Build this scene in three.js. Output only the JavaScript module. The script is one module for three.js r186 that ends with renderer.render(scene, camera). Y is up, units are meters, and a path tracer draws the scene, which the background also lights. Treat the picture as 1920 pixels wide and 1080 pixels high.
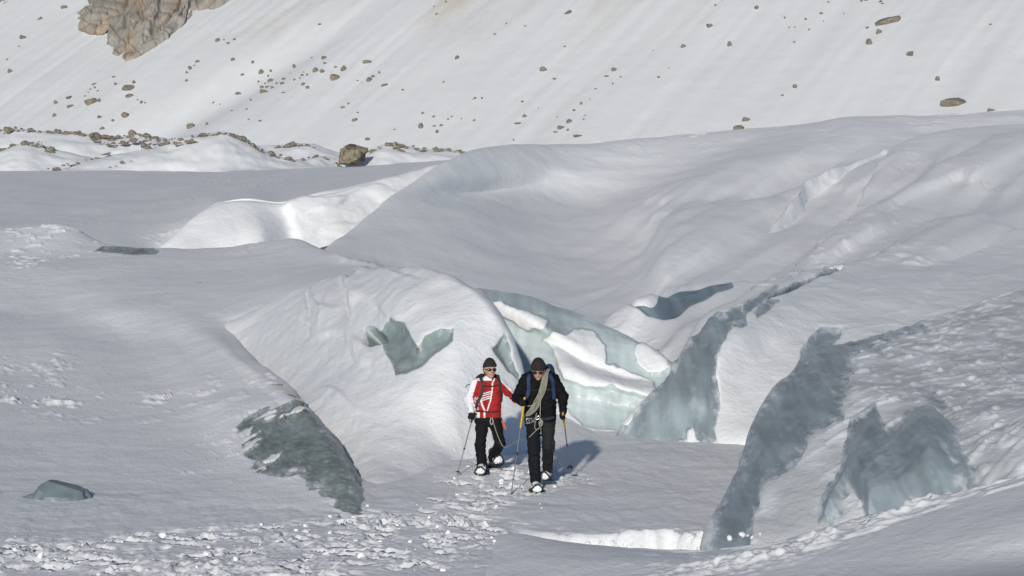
import * as THREE from 'three';
import { Sky } from 'three/addons/objects/Sky.js';
import { mergeGeometries, mergeVertices } from 'three/addons/utils/BufferGeometryUtils.js';

const scene = new THREE.Scene();
const camera = new THREE.PerspectiveCamera(15, 16 / 9, 0.5, 2000);
camera.position.set(0, 4.53, 30);
camera.rotation.x = -Math.atan(240 / (540 / Math.tan(7.5 * Math.PI / 180)));

// low sun behind the camera, a little to its left
const SUN_ELEVATION = 18.5 * Math.PI / 180, SUN_AZIMUTH = 9 * Math.PI / 180;
const sunDirection = new THREE.Vector3(-Math.sin(SUN_AZIMUTH) * Math.cos(SUN_ELEVATION), Math.sin(SUN_ELEVATION), Math.cos(SUN_AZIMUTH) * Math.cos(SUN_ELEVATION));
const sky = new Sky();
sky.name = 'sky';
sky.scale.setScalar(1800);
sky.material.uniforms.sunPosition.value.copy(sunDirection);
sky.material.uniforms.turbidity.value = 2;
sky.material.uniforms.rayleigh.value = 1.2;
sky.material.uniforms.mieCoefficient.value = 0.003;
sky.userData = { kind: 'structure' };
scene.add(sky);
scene.environmentIntensity = 0.145;
const sun = new THREE.DirectionalLight(new THREE.Color(1, 0.935, 0.84), 3.15);
sun.position.copy(sunDirection).multiplyScalar(120);
sun.castShadow = true;
sun.shadow.radius = 2.5;
sun.shadow.mapSize.set(4096, 4096);
Object.assign(sun.shadow.camera, { left: -70, right: 70, top: 60, bottom: -60, near: 1, far: 420 });
scene.add(sun, sun.target);
const renderer = new THREE.WebGLRenderer();
renderer.toneMapping = THREE.LinearToneMapping;
renderer.toneMappingExposure = 1;
renderer.shadowMap.enabled = true;

// ---------- helpers ----------
function random(seed) { let a = seed >>> 0; return () => { a = (a + 0x6D2B79F5) >>> 0; let t = Math.imul(a ^ (a >>> 15), 1 | a); t = (t + Math.imul(t ^ (t >>> 7), 61 | t)) ^ t; return ((t ^ (t >>> 14)) >>> 0) / 4294967296; }; }
const perm = new Uint8Array(512);
{ const r = random(7), p = [...Array(256).keys()]; for (let i = 255; i > 0; i--) { const j = Math.floor(r() * (i + 1)); [p[i], p[j]] = [p[j], p[i]]; } for (let i = 0; i < 512; i++) perm[i] = p[i & 255]; }
const grad = (h, x, y, z) => { h &= 15; const u = h < 8 ? x : y, v = h < 4 ? y : (h === 12 || h === 14 ? x : z); return ((h & 1) ? -u : u) + ((h & 2) ? -v : v); };
const fade = (t) => t * t * t * (t * (t * 6 - 15) + 10), mix = (a, b, t) => a + (b - a) * t;
function noise(x, y, z = 0) {
  const X = Math.floor(x), Y = Math.floor(y), Z = Math.floor(z); x -= X; y -= Y; z -= Z;
  const u = fade(x), v = fade(y), w = fade(z), A = perm[X & 255] + (Y & 255), B = perm[(X + 1) & 255] + (Y & 255), zi = Z & 255;
  const AA = perm[A & 511] + zi, AB = perm[(A + 1) & 511] + zi, BA = perm[B & 511] + zi, BB = perm[(B + 1) & 511] + zi;
  return mix(mix(mix(grad(perm[AA], x, y, z), grad(perm[BA], x - 1, y, z), u), mix(grad(perm[AB], x, y - 1, z), grad(perm[BB], x - 1, y - 1, z), u), v),
    mix(mix(grad(perm[(AA + 1) & 511], x, y, z - 1), grad(perm[(BA + 1) & 511], x - 1, y, z - 1), u), mix(grad(perm[(AB + 1) & 511], x, y - 1, z - 1), grad(perm[(BB + 1) & 511], x - 1, y - 1, z - 1), u), v), w);
}
function fbm(x, y, z, octaves = 4) { let s = 0, a = 1; for (let i = 0; i < octaves; i++) { s += a * noise(x, y, z); a *= 0.5; x *= 2.03; y *= 2.03; z *= 2.03; x += 13.7; } return s; }
const clamp = (x, a = 0, b = 1) => Math.min(b, Math.max(a, x));
const smooth = (a, b, x) => { const t = clamp((x - a) / (b - a)); return t * t * (3 - 2 * t); };
const move = (row, dx, dy, dz) => row.map(([x, y, z]) => [x + dx, y + dy, z + dz]);
// signed distance to a polygon in the upright plane (x, y): positive inside
function inside(poly, x, y) {
  let d = 1e9, s = -1;
  for (let i = 0, j = poly.length - 1; i < poly.length; j = i++) {
    const ax = poly[i][0], ay = poly[i][1], bx = poly[j][0], by = poly[j][1], ex = bx - ax, ey = by - ay, wx = x - ax, wy = y - ay;
    const t = clamp((wx * ex + wy * ey) / (ex * ex + ey * ey + 1e-9)), qx = wx - ex * t, qy = wy - ey * t;
    d = Math.min(d, qx * qx + qy * qy);
    if ((ay > y) !== (by > y) && x < ex * (y - ay) / (by - ay + 1e-12) + ax) s = -s;
  }
  return s * Math.sqrt(d);
}
function spline(pts, t) {   // cardinal spline through points, t runs over the index
  const n = pts.length - 1, i = Math.min(n - 1, Math.max(0, Math.floor(t))), f = t - i, k = 0.42;
  const a = pts[Math.max(0, i - 1)], b = pts[i], c = pts[i + 1], d = pts[Math.min(n, i + 2)], f2 = f * f, f3 = f2 * f;
  const h1 = 2 * f3 - 3 * f2 + 1, h2 = -2 * f3 + 3 * f2, h3 = f3 - 2 * f2 + f, h4 = f3 - f2, o = [0, 0, 0];
  for (let q = 0; q < 3; q++) o[q] = h1 * b[q] + h2 * c[q] + h3 * k * (c[q] - a[q]) + h4 * k * (d[q] - b[q]);
  return o;
}
// grain of the snow surface: crystals, wind crust and small ripples, as relief only (tile of 5 m)
function grainTexture(size, seed, layers) {
  const r = random(seed), out = new Float32Array(size * size);
  for (const [cells, weight, power] of layers) {
    const g = new Float32Array(cells * cells).map(() => Math.pow(r(), power));
    for (let y = 0; y < size; y++) for (let x = 0; x < size; x++) {
      const u = x / size * cells, v = y / size * cells, i = Math.floor(u), j = Math.floor(v), a = fade(u - i), b = fade(v - j), i1 = (i + 1) % cells, j1 = (j + 1) % cells;
      out[y * size + x] += weight * mix(mix(g[j * cells + i], g[j * cells + i1], a), mix(g[j1 * cells + i], g[j1 * cells + i1], a), b);
    }
  }
  let lo = 1e9, hi = -1e9; for (const v of out) { lo = Math.min(lo, v); hi = Math.max(hi, v); }
  const data = new Uint8Array(size * size * 4); for (let i = 0; i < out.length; i++) { const v = Math.round((out[i] - lo) / (hi - lo) * 255); data.set([v, v, v, 255], i * 4); }
  const tx = new THREE.DataTexture(data, size, size); tx.wrapS = tx.wrapT = THREE.RepeatWrapping; tx.magFilter = THREE.LinearFilter; tx.minFilter = THREE.LinearMipmapLinearFilter; tx.generateMipmaps = true; tx.repeat.set(0.2, 0.2); tx.needsUpdate = true; return tx;
}
const snowGrain = grainTexture(1024, 3, [[16, 1, 1], [37, 0.8, 1.6], [79, 0.75, 2.2], [163, 0.55, 3], [331, 0.3, 3]]);
const iceGrain = grainTexture(512, 4, [[12, 1, 1], [29, 0.7, 1.4], [67, 0.45, 1.6], [149, 0.2, 2]]);
const snowMaterial = new THREE.MeshStandardMaterial({ name: 'snow', color: new THREE.Color(0.85, 0.85, 0.845), roughness: 0.62, vertexColors: true, bumpMap: snowGrain, bumpScale: 0.014 });
const iceMaterial = new THREE.MeshPhysicalMaterial({ name: 'glacier ice', color: 0xffffff, roughness: 0.34, ior: 1.31, vertexColors: true, bumpMap: iceGrain, bumpScale: 0.014 });
const used = {};
function numbered(name) { used[name] = (used[name] ?? -1) + 1; return used[name] ? `${name}_${String(used[name]).padStart(3, '0')}` : name; }
function place(o, name, data) { o.name = numbered(name); o.userData = data; scene.add(o); o.traverse((m) => { m.castShadow = true; m.receiveShadow = true; }); return o; }

// A sheet of terrain through rows of points. displace(p) lifts it along its normal, bare(p) > 0 is ice without snow.
function sheet(name, rows, nu, nv, { displace, bare, cover = 0.02, tone, iceTone, iceShape, material = snowMaterial } = {}) {
  const base = new Float64Array((nu + 1) * (nv + 1) * 3);
  const lines = rows.map((r) => Array.from({ length: nu + 1 }, (_, i) => spline(r, i / nu * (r.length - 1))));
  for (let j = 0; j <= nv; j++) for (let i = 0; i <= nu; i++) {
    const p = spline(lines.map((l) => l[i]), j / nv * (rows.length - 1));
    base.set(p, (j * (nu + 1) + i) * 3);
  }
  return build(name, base, nu, nv, { displace, bare, cover, tone, iceTone, iceShape, material });
}
function build(name, base, nu, nv, { displace, bare, cover, tone, iceTone, iceShape, material, data, parent }) {
  const count = (nu + 1) * (nv + 1), pos = new Float32Array(count * 3), col = new Float32Array(count * 3), ice = new Float32Array(count);
  const at = (i, j, q) => base[(Math.min(nv, Math.max(0, j)) * (nu + 1) + Math.min(nu, Math.max(0, i))) * 3 + q];
  const p = { x: 0, y: 0, z: 0 }, n = new THREE.Vector3(), a = new THREE.Vector3(), b = new THREE.Vector3();
  let flip = 0;
  for (let j = 0; j <= nv; j += 8) for (let i = 0; i <= nu; i += 8) {
    a.set(at(i + 1, j, 0) - at(i - 1, j, 0), at(i + 1, j, 1) - at(i - 1, j, 1), at(i + 1, j, 2) - at(i - 1, j, 2));
    b.set(at(i, j + 1, 0) - at(i, j - 1, 0), at(i, j + 1, 1) - at(i, j - 1, 1), at(i, j + 1, 2) - at(i, j - 1, 2));
    n.crossVectors(a, b).normalize(); flip += n.y + n.z * 0.6;
  }
  const sign = flip < 0 ? -1 : 1;
  for (let j = 0; j <= nv; j++) for (let i = 0; i <= nu; i++) {
    const k = j * (nu + 1) + i;
    a.set(at(i + 1, j, 0) - at(i - 1, j, 0), at(i + 1, j, 1) - at(i - 1, j, 1), at(i + 1, j, 2) - at(i - 1, j, 2));
    b.set(at(i, j + 1, 0) - at(i, j - 1, 0), at(i, j + 1, 1) - at(i, j - 1, 1), at(i, j + 1, 2) - at(i, j - 1, 2));
    n.crossVectors(a, b).normalize().multiplyScalar(sign);
    p.x = base[k * 3]; p.y = base[k * 3 + 1]; p.z = base[k * 3 + 2];
    const m = bare ? bare(p, n, i / nu, j / nv) : -1, snow = bare ? smooth(0.06, -0.03, m) : 1;
    ice[k] = m;
    let h = (displace ? displace(p, n, i / nu, j / nv) : 0) * (bare ? mix(0.35, 1, snow) : 1) + cover * snow * (bare ? 1 : 0);
    if (bare && iceShape) h += iceShape(p, n, m) * (1 - snow);
    pos[k * 3] = p.x + n.x * h; pos[k * 3 + 1] = p.y + n.y * h; pos[k * 3 + 2] = p.z + n.z * h;
    const c = m > 0 ? (iceTone ? iceTone(p, n, m) : [0.3, 0.38, 0.4]) : (tone ? tone(p, n) : [1, 1, 1]);
    col.set(c, k * 3);
  }
  const index = new Uint32Array(nu * nv * 6); let q = 0;
  for (let j = 0; j < nv; j++) for (let i = 0; i < nu; i++) {
    const k = j * (nu + 1) + i, w = nu + 1;
    if (sign > 0) index.set([k, k + 1, k + w, k + 1, k + w + 1, k + w], q); else index.set([k, k + w, k + 1, k + 1, k + w, k + w + 1], q);
    q += 6;
  }
  const g = new THREE.BufferGeometry();
  g.setAttribute('position', new THREE.BufferAttribute(pos, 3));
  g.setAttribute('color', new THREE.BufferAttribute(col, 3));
  const uv = new Float32Array(count * 2); for (let k = 0; k < count; k++) { uv[k * 2] = base[k * 3]; uv[k * 2 + 1] = base[k * 3 + 1] - 0.6 * base[k * 3 + 2]; }
  g.setAttribute('uv', new THREE.BufferAttribute(uv, 2));
  g.setIndex(new THREE.BufferAttribute(index, 1));
  g.computeVertexNormals();
  const root = new THREE.Group();
  const parts = [];
  if (bare) {
    // cut every triangle that the edge of the snow crosses, so that the edge runs clean
    const nor = g.attributes.normal.array;
    for (const [sideSign, mat, title] of [[-1, material, 'snow_cover'], [1, iceMaterial, 'bare_ice']]) {
      const P = [], N = [], C = [], U = [], idx = [], map = new Map();
      const own = (v) => sideSign > 0 ? ice[v] > 0 : ice[v] <= 0;
      const at = (v) => { let w = map.get(v); if (w === undefined) { w = P.length / 3; map.set(v, w); for (let q = 0; q < 3; q++) { P.push(pos[v * 3 + q]); N.push(nor[v * 3 + q]); C.push(col[v * 3 + q]); } U.push(uv[v * 2], uv[v * 2 + 1]); } return w; };
      const cut = (a, b) => { const key = Math.min(a, b) * 4294967 + Math.max(a, b) + 0.5; let w = map.get(key); if (w === undefined) { w = P.length / 3; map.set(key, w); const t = clamp(ice[a] / (ice[a] - ice[b]), 0.02, 0.98), o = own(a) ? a : b; for (let q = 0; q < 3; q++) { P.push(mix(pos[a * 3 + q], pos[b * 3 + q], t)); N.push(mix(nor[a * 3 + q], nor[b * 3 + q], t)); C.push(col[o * 3 + q]); } U.push(mix(uv[a * 2], uv[b * 2], t), mix(uv[a * 2 + 1], uv[b * 2 + 1], t)); } return w; };
      for (let t = 0; t < index.length; t += 3) {
        const tri = [index[t], index[t + 1], index[t + 2]], inn = tri.map(own), k = inn.filter(Boolean).length;
        if (k === 3) idx.push(at(tri[0]), at(tri[1]), at(tri[2]));
        else if (k) { const ring = []; for (let q = 0; q < 3; q++) { const a = tri[q], b = tri[(q + 1) % 3]; if (inn[q]) ring.push(at(a)); if (inn[q] !== inn[(q + 1) % 3]) ring.push(cut(a, b)); } for (let q = 2; q < ring.length; q++) idx.push(ring[0], ring[q - 1], ring[q]); }
      }
      if (!idx.length) continue;
      const s = new THREE.BufferGeometry();
      s.setAttribute('position', new THREE.Float32BufferAttribute(P, 3)); s.setAttribute('normal', new THREE.Float32BufferAttribute(N, 3)); s.setAttribute('color', new THREE.Float32BufferAttribute(C, 3)); s.setAttribute('uv', new THREE.Float32BufferAttribute(U, 2)); s.setIndex(idx);
      const mesh = new THREE.Mesh(s, mat); mesh.name = title; parts.push(mesh);
    }
  } else { const mesh = new THREE.Mesh(g, material); mesh.name = 'snow_cover'; parts.push(mesh); }
  if (parts.length === 1) return place(parts[0], name, data ?? { kind: 'structure' });
  root.add(...parts);
  return place(root, name, data ?? { kind: 'structure' });
}
const tint = (c, k) => [c[0] * k, c[1] * k, c[2] * k];
// wind-packed snow: long low drifts and a finer crust; and here and there clusters of rough plates that stand up
const crust = (p, a = 1) => a * (0.035 * fbm(p.x * 0.55, p.y * 0.8, p.z * 0.4, 3) + 0.006 * fbm(p.x * 3, p.y * 6, p.z * 3, 3));
const farCrust = (p, a = 1) => a * (0.09 * fbm(p.x * 0.16, p.y * 0.5, p.z * 0.12, 3) + 0.012 * fbm(p.x * 0.9, p.y * 2.2, p.z * 0.7, 3));
function plates(p, amount, size = 1) {
  const where = smooth(0.05, 0.5, fbm(p.x * 0.3 / size, 3.1, p.z * 0.13 / size, 3) + 0.14);
  if (where <= 0) return 0;
  const c = noise(p.x * 2.2 / size, 7.7, p.z * 2.2 / size) + 0.8 * noise(p.x * 5.5 / size, 1.7, p.z * 5.5 / size) + 0.6 * noise(p.x * 13 / size, 4.7, p.z * 12 / size);
  return amount * where * smooth(0.2, 0.9, c);
}
// long swells running up the ridge, steeper on the side towards the trough
const ridgeFold = (p, a) => { const q = 0.93 * p.x + 0.36 * p.z + 0.5 * noise(p.x * 0.15, 3, p.z * 0.1), s = 0.36 * p.x - 0.93 * p.z, w = fbm(q * 0.34, 5.1, s * 0.035, 3); return a * (w + 0.35 * smooth(0, 0.12, w)) * 0.7; };
// carries a sheet on beyond its right-hand end
const widen = (rows, by) => rows.forEach((r) => { const e = r[r.length - 1]; r.push([e[0] + by * 0.5, e[1] + by * 0.03, e[2]], [e[0] + by, e[1] + by * 0.05, e[2]]); });
// ---------- the glacier, near to far ----------
// trough floor with the trodden path, out past the camera and back under the ice walls
const pathLine = [[-9, 7.2], [-4.2, 5.6], [-1.6, 3.4], [-0.3, 1.1], [0.15, -1.0], [-0.1, -2.6]];
function nearPath(x, z) { let d = 1e9; for (let i = 0; i < pathLine.length - 1; i++) { const [ax, az] = pathLine[i], [bx, bz] = pathLine[i + 1], ex = bx - ax, ez = bz - az, t = clamp(((x - ax) * ex + (z - az) * ez) / (ex * ex + ez * ez)); d = Math.min(d, Math.hypot(x - ax - ex * t, z - az - ez * t)); } return d; }
function trodden(x, z) {
  const wide = z > 1 ? mix(0.8, 2.3, smooth(1, 5, z)) : 0.75;
  let t = smooth(wide + 0.5, wide - 0.7, nearPath(x, z) + 0.55 * noise(x * 1.1, 4.4, z * 1.1) + 0.35 * noise(x * 3.7, 2.4, z * 3.7));
  return t;
}
// boot and snowshoe prints, pressed one over another along the path
const prints = new Map();
{
  const r = random(17);
  for (let i = 0; i < 900; i++) {
    const x = -8.5 + r() * 10, z = -2.5 + r() * 9.5; if (r() > trodden(x, z)) continue;
    const print = [x, z, r() < 0.7 ? 0.5 + r() * 0.9 : r() * 6, 0.05 + 0.03 * r(), 0.13 + 0.08 * r(), 0.03 + 0.045 * r()];
    for (let a = -1; a <= 1; a++) for (let b = -1; b <= 1; b++) { const k = (Math.floor(x / 0.35) + a) * 1000 + Math.floor(z / 0.35) + b; if (!prints.has(k)) prints.set(k, []); prints.get(k).push(print); }
  }
}
function treads(x, z) {
  let h = 0;
  for (const [px, pz, turn, w, l, deep] of prints.get(Math.floor(x / 0.35) * 1000 + Math.floor(z / 0.35)) ?? []) {
    const c = Math.cos(turn), s = Math.sin(turn), dx = x - px, dz = z - pz, d = Math.hypot((dx * c - dz * s) / w, (dx * s + dz * c) / l);
    if (d < 1.6) h += -deep * smooth(1.05, 0.7, d) + 0.35 * deep * Math.exp(-Math.pow((d - 1.2) / 0.18, 2));
  }
  return Math.max(-0.09, h);
}
function ledge(x) { return x < 0.6 ? mix(2.55, 3.6, (x + 0.42) / 1.02) : mix(3.6, 3.75, clamp((x - 0.6) / 1.7)); }
function floorHeight(x, z) {
  let h = 0.03 * fbm(x * 0.5, 2.2, z * 0.5, 3);
  h += 0.22 * smooth(-4, -7.2, z) * smooth(1.5, 0.7, x) * smooth(-1.6, -0.8, x) - 0.5 * smooth(-2.6, -3.6, x) * smooth(0.5, -1.5, z) - 0.04 * smooth(-4, -7, z) * smooth(0.7, 1.5, x);
  h += 2.6 * smooth(9, 30, z) + 0.085 * Math.exp(-(Math.pow((x + 0.4) / 0.9, 2) + Math.pow((z + 1.5) / 1.1, 2)));
  const t = trodden(x, z);
  if (t > 0) {
    const wx = x + 0.12 * noise(x * 4, 3.7, z * 4), wz = z + 0.12 * noise(x * 4, 8.7, z * 4), rough = 0.15 + 1.05 * smooth(-0.4, 0.45, noise(x * 0.8, 5.5, z * 0.8) + 0.4 * noise(x * 2.3, 7.5, z * 2.3));
    h += 0.58 * t * rough * (0.06 * fbm(wx * 2.2, 1.1, wz * 2.2, 3) + 0.03 * smooth(0.05, 0.6, noise(wx * 6, 6.6, wz * 5)) + 0.04 * smooth(-0.05, 0.45, noise(wx * 12, 9.1, wz * 12)) + 0.04 * noise(wx * 21, 2.1, wz * 24)) - 0.02 * t + 0.7 * t * treads(x, z);
  }
  h += 0.012 * fbm(x * 5, 8.8, z * 2.2, 2) * (1 - t);
  if (x > -0.55) { const e = ledge(x) + 0.2 * fbm(x * 1.6, 0.4, 5, 3) - 0.05; h += 0.05 * smooth(e - 0.5, e, z) * smooth(0, 0.4, fbm(x * 4, 0.7, z * 4, 3)) * smooth(1, 1.5, x); h -= 0.75 * smooth(e, e + 0.5 + 0.2 * noise(x * 5, 2, 3), z) * smooth(-0.15, 1.1, x) * smooth(10, 6.5, z); }
  return h;
}
{
  const xs = [], zs = [];
  for (let x = -60; x < -8; x += 2) xs.push(x); for (let x = -8; x < 5; x += 0.026) xs.push(x); for (let x = 5; x <= 60; x += 2) xs.push(x);
  for (let z = -80; z < -9; z += 3) zs.push(z); for (let z = -9; z < 7.5; z += 0.04) zs.push(z); for (let z = 7.5; z < 40; z += 0.5) zs.push(z);
  const nu = xs.length - 1, nv = zs.length - 1, base = new Float64Array(xs.length * zs.length * 3);
  for (let j = 0; j <= nv; j++) for (let i = 0; i <= nu; i++) base.set([xs[i], floorHeight(xs[i], zs[j]), zs[j]], (j * (nu + 1) + i) * 3);
  build('trough_floor', base, nu, nv, { material: snowMaterial, cover: 0 });
}
// snow bank in front, on which the photographer stands
{
  const rim = [[-1.7, -0.106, 3.4], [-0.654, 0.059, 3.4], [0, 0.081, 3.8], [0.622, 0.096, 4.7], [1.44, 0.169, 5.6], [2.107, 0.235, 6.2], [2.728, 0.347, 6.4], [3.35, 0.54, 6.5], [4.199, 0.836, 6.9], [5.302, 1.266, 7.5], [6.688, 1.784, 8]];
  rim[0][1] = -0.35; rim[1][1] = -0.16; rim[2][1] -= 0.05;
  const mid = [[-1.708, 0.024, 5.2], [-0.666, 0.06, 5.4], [0, 0.121, 5.8], [0.581, 0.212, 6.4], [1.352, 0.312, 7.1], [1.984, 0.376, 7.6], [2.567, 0.469, 7.8], [3.138, 0.631, 8], [3.965, 0.866, 8.2], [5.022, 1.24, 8.7], [6.388, 1.702, 9]];
  mid[0][1] = -0.3; mid[1][1] = -0.12; mid[2][1] -= 0.04;
  const low = [[-1.773, 0.05, 7.5], [-0.769, 0.09, 7.7], [0, 0.177, 8], [0.529, 0.276, 8.5], [1.235, 0.395, 9.1], [1.817, 0.474, 9.5], [2.349, 0.539, 9.7], [2.884, 0.609, 9.8], [3.641, 0.797, 10], [4.626, 1.114, 10.4], [5.848, 1.517, 10.8]];
  low[0][1] = -0.2; low[1][1] = 0;
  const wide = [-5, -2, 0, 1, 2, 3, 4, 5, 6, 8, 11];
  const row = (z, y, k) => wide.map((x, i) => [x, y + k * i, z]);
  const track = (p) => { const d = p.z - (8.35 - 0.1 * (p.x - 3)) ; return Math.exp(-d * d / 0.12); };
  sheet('near_snow_bank', [move(rim, 0.1, -1.1, -0.75), move(rim, 0.03, -0.25, -0.2), rim, mid, low, row(14, 1.0, 0.07), row(22, 1.9, 0.06), row(29, 2.75, 0.02), row(36, 3, 0.02)], 420, 330, {
    displace: (p) => {
      const s = smooth(12, 9, p.z), right = smooth(0.8, 2.2, p.x);
      const along = (p.z - 7.4) + 0.28 * (p.x - 3.5), band = Math.exp(-Math.pow((along - 0.25 * Math.sin(p.x * 0.9)) / 0.62, 2)) * right;
      return s * (crust(p, 0.6) + band * (0.05 * smooth(0, 0.45, noise(p.x * 2.6, 3.3, p.z * 5)) + 0.035 * smooth(0.05, 0.4, noise(p.x * 7, 1.2, p.z * 9)) + 0.02 * fbm(p.x * 9, 5, p.z * 12, 2))
        + (p.z < 8 ? 0.02 * right * smooth(0.1, 0.4, noise(p.x * 3, 9, p.z * 8)) : 0));
    },
  });
}
// rounded snow mound and wind-scoured plateau on the left
// hoar frost and thin blown snow sticking to the rim of the bare ice
const frost = (c, p, m, w = 0.06, amount = 0.75) => { const grain = 0.06 * fbm(p.x * 9, p.y * 7, p.z * 4, 3) + 0.04 * noise(p.x * 26, p.y * 22, p.z * 14), k = smooth(w, -0.03, m + grain) + 0.2 * smooth(0.3, 0.6, fbm(p.x * 5, p.y * 3, p.z * 2, 3)), q = clamp(k * amount) * 0.85; return [mix(c[0], 0.8, q), mix(c[1], 0.8, q), mix(c[2], 0.81, q)]; };
const lipShade = [[[-12.46, 1.777, -36.5], [-12.454, 1.919, -37], [-11.733, 1.895, -36.8], [-10.497, 1.813, -36.4], [-10.339, 1.701, -36], [-11.434, 1.701, -36]]];  // shaded hollow at the plateau lip, painted as a dark sliver of ice colour
const moundIce = [[-4.324, 0.331, -4.317], [-4.15, 0.454, -4.563], [-3.938, 0.531, -4.937], [-3.684, 0.612, -4.976], [-3.461, 0.712, -5.328], [-3.026, 0.693, -3.38], [-2.44, 0.419, -1.093], [-1.757, -0.057, 2.504], [-1.986, -0.063, 2.137], [-2.381, 0.022, 1.497], [-2.775, 0.104, 0.64], [-2.961, 0.17, -0.159], [-3.079, 0.146, -0.223], [-3.338, 0.117, -0.215], [-3.659, 0.116, -1.065], [-4.046, 0.211, -2.662]];
{
  const rows = [
    [[-8.55, -0.28, 2.4], [-6.514, -0.28, 2.4], [-5.139, -0.262, 2.5], [-3.745, -0.21, 2.8], [-2.675, -0.176, 2.8], [-2.132, -0.159, 2.9], [-1.726, -0.142, 3]],
    [[-8.976, -0.078, 1], [-6.839, -0.078, 1], [-5.377, -0.075, 1.2], [-3.921, -0.048, 1.5], [-2.92, -0.037, 1.7], [-2.356, -0.035, 1.8], [-1.919, -0.044, 2]],
    [[-9.65, -0.058, -1.2], [-7.353, -0.058, -1.2], [-5.747, -0.037, -0.8], [-4.166, 0.015, -0.3], [-3.219, 0.089, 0.2], [-2.607, 0.134, 0.5], [-2.151, 0.15, 0.8]],
    [[-10.569, 0.008, -4.2], [-8.053, 0.008, -4.2], [-6.504, 0.035, -4], [-4.862, 0.087, -3.6], [-3.803, 0.259, -2.3], [-3.013, 0.365, -1.5], [-2.471, 0.353, -0.9]],
    [[-12.162, 0.097, -9.4], [-9.266, 0.097, -9.4], [-7.605, 0.117, -8.8], [-5.804, 0.226, -7.6], [-4.662, 0.42, -5.9], [-3.624, 0.575, -4.4], [-2.976, 0.59, -3]],
    [[-13.753, 0.28, -14.6], [-10.479, 0.28, -14.6], [-8.918, 0.325, -13.9], [-7.124, 0.347, -12.8], [-5.821, 0.502, -11], [-4.919, 0.621, -9.4], [-4.053, 0.693, -7.2]],
    [[-15.221, 0.55, -19.4], [-11.597, 0.55, -19.4], [-10.185, 0.583, -19], [-8.64, 0.572, -18.4], [-7.325, 0.645, -16.8], [-6.218, 0.751, -14.6], [-5.394, 0.75, -12.4]],
    [[-16.75, 0.748, -24.4], [-12.762, 0.748, -24.4], [-11.216, 0.802, -24], [-9.349, 0.973, -21.7], [-8.037, 1.024, -20.6], [-7.123, 0.999, -19.4], [-6.252, 0.89, -17.8]],
    [[-17.909, 1.125, -28.2], [-13.645, 1.125, -28.2], [-12.04, 1.165, -28], [-9.882, 1.269, -26.2], [-7.986, 1.314, -24.5], [-6.399, 1.361, -22.4], [-4.884, 1.454, -17.6]],
    [[-18.761, 1.483, -31], [-14.294, 1.483, -31], [-12.318, 1.493, -30.8], [-9.666, 1.503, -30], [-7.363, 1.548, -28], [-4.917, 1.727, -23], [-2.835, 2.161, -13]],
    [[-19.8, 1.675, -34.4], [-15.086, 1.675, -34.4], [-12.65, 1.661, -34], [-9.502, 1.684, -32.8], [-6.735, 1.782, -30], [-4.296, 1.89, -25], [-2.178, 2.355, -11.5]],
    [[-20.588, 2.246, -37], [-16.152, 2.347, -39], [-14.03, 2.396, -38.5], [-12.421, 1.919, -37], [-10.545, 1.809, -36.5], [-8.469, 1.882, -35.5], [-6.478, 2.208, -34], [-5.327, 1.984, -31.5], [-4.317, 1.859, -28], [-1.995, 2.266, -13]],
  ];
  rows.forEach((r, i) => { const e = r[r.length - 1]; if (i > 4 && i < 9) r.push([e[0] + 0.35, e[1] - 0.22, e[2] - 0.4], [e[0] + 0.8, e[1] - 1.6, e[2] - 1.2]); else r.push([e[0] + (i > 8 ? 0.6 : 0.4), e[1] - 0.75, e[2] - 0.9], [e[0] + 0.45, e[1] - 2.4, e[2] - 1.4]); });
  const lip = rows[rows.length - 1];
  rows.push(move(lip, 0, -0.5, -0.8), move(lip, 0, -2.6, -1.4));
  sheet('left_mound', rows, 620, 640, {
    displace: (p) => crust(p, 1) * smooth(-2, 2, 9 - p.z) + plates(p, 0.11, 1 + clamp(-p.z / 18, 0, 1)) * smooth(-5, -12, p.z) * mix(1, 0.55, smooth(-24, -32, p.z)) + plates({ x: p.x + 40, z: p.z }, 0.035, 0.7) * smooth(-5.6, -3.6, p.x) * smooth(1.6, -1, p.z) * smooth(-7, -4, p.z),
    bare: (p) => {
      if (p.z < -20) return inside(lipShade[0], p.x, p.y) - 0.02 + 0.03 * noise(p.x * 1.5, p.y * 4, 2);
      if (p.x < -6 || p.z < -9 || p.x > -1) return -1;
      const streak = fbm(p.x * 2.2 - p.z * 0.5, p.z * 2.2 + p.x * 2.2, 0.3, 3);
      return inside(moundIce, p.x, p.y) + 0.06 * fbm(p.x * 2.5, p.z * 1.6, 5, 3) - 0.22 * smooth(0.05, 0.5, streak) * smooth(-2.9, -3.5, p.x) - 0.01;
    },
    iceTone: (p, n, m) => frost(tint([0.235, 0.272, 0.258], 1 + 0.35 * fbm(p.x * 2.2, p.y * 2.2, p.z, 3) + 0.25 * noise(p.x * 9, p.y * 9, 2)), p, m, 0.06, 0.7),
    iceShape: (p) => 0.03 * fbm(p.x * 2.5, p.y * 2.5, p.z * 2.5, 4) + 0.012 * noise(p.x * 14, p.y * 14, p.z * 14), cover: 0.035,
  });
}
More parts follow.
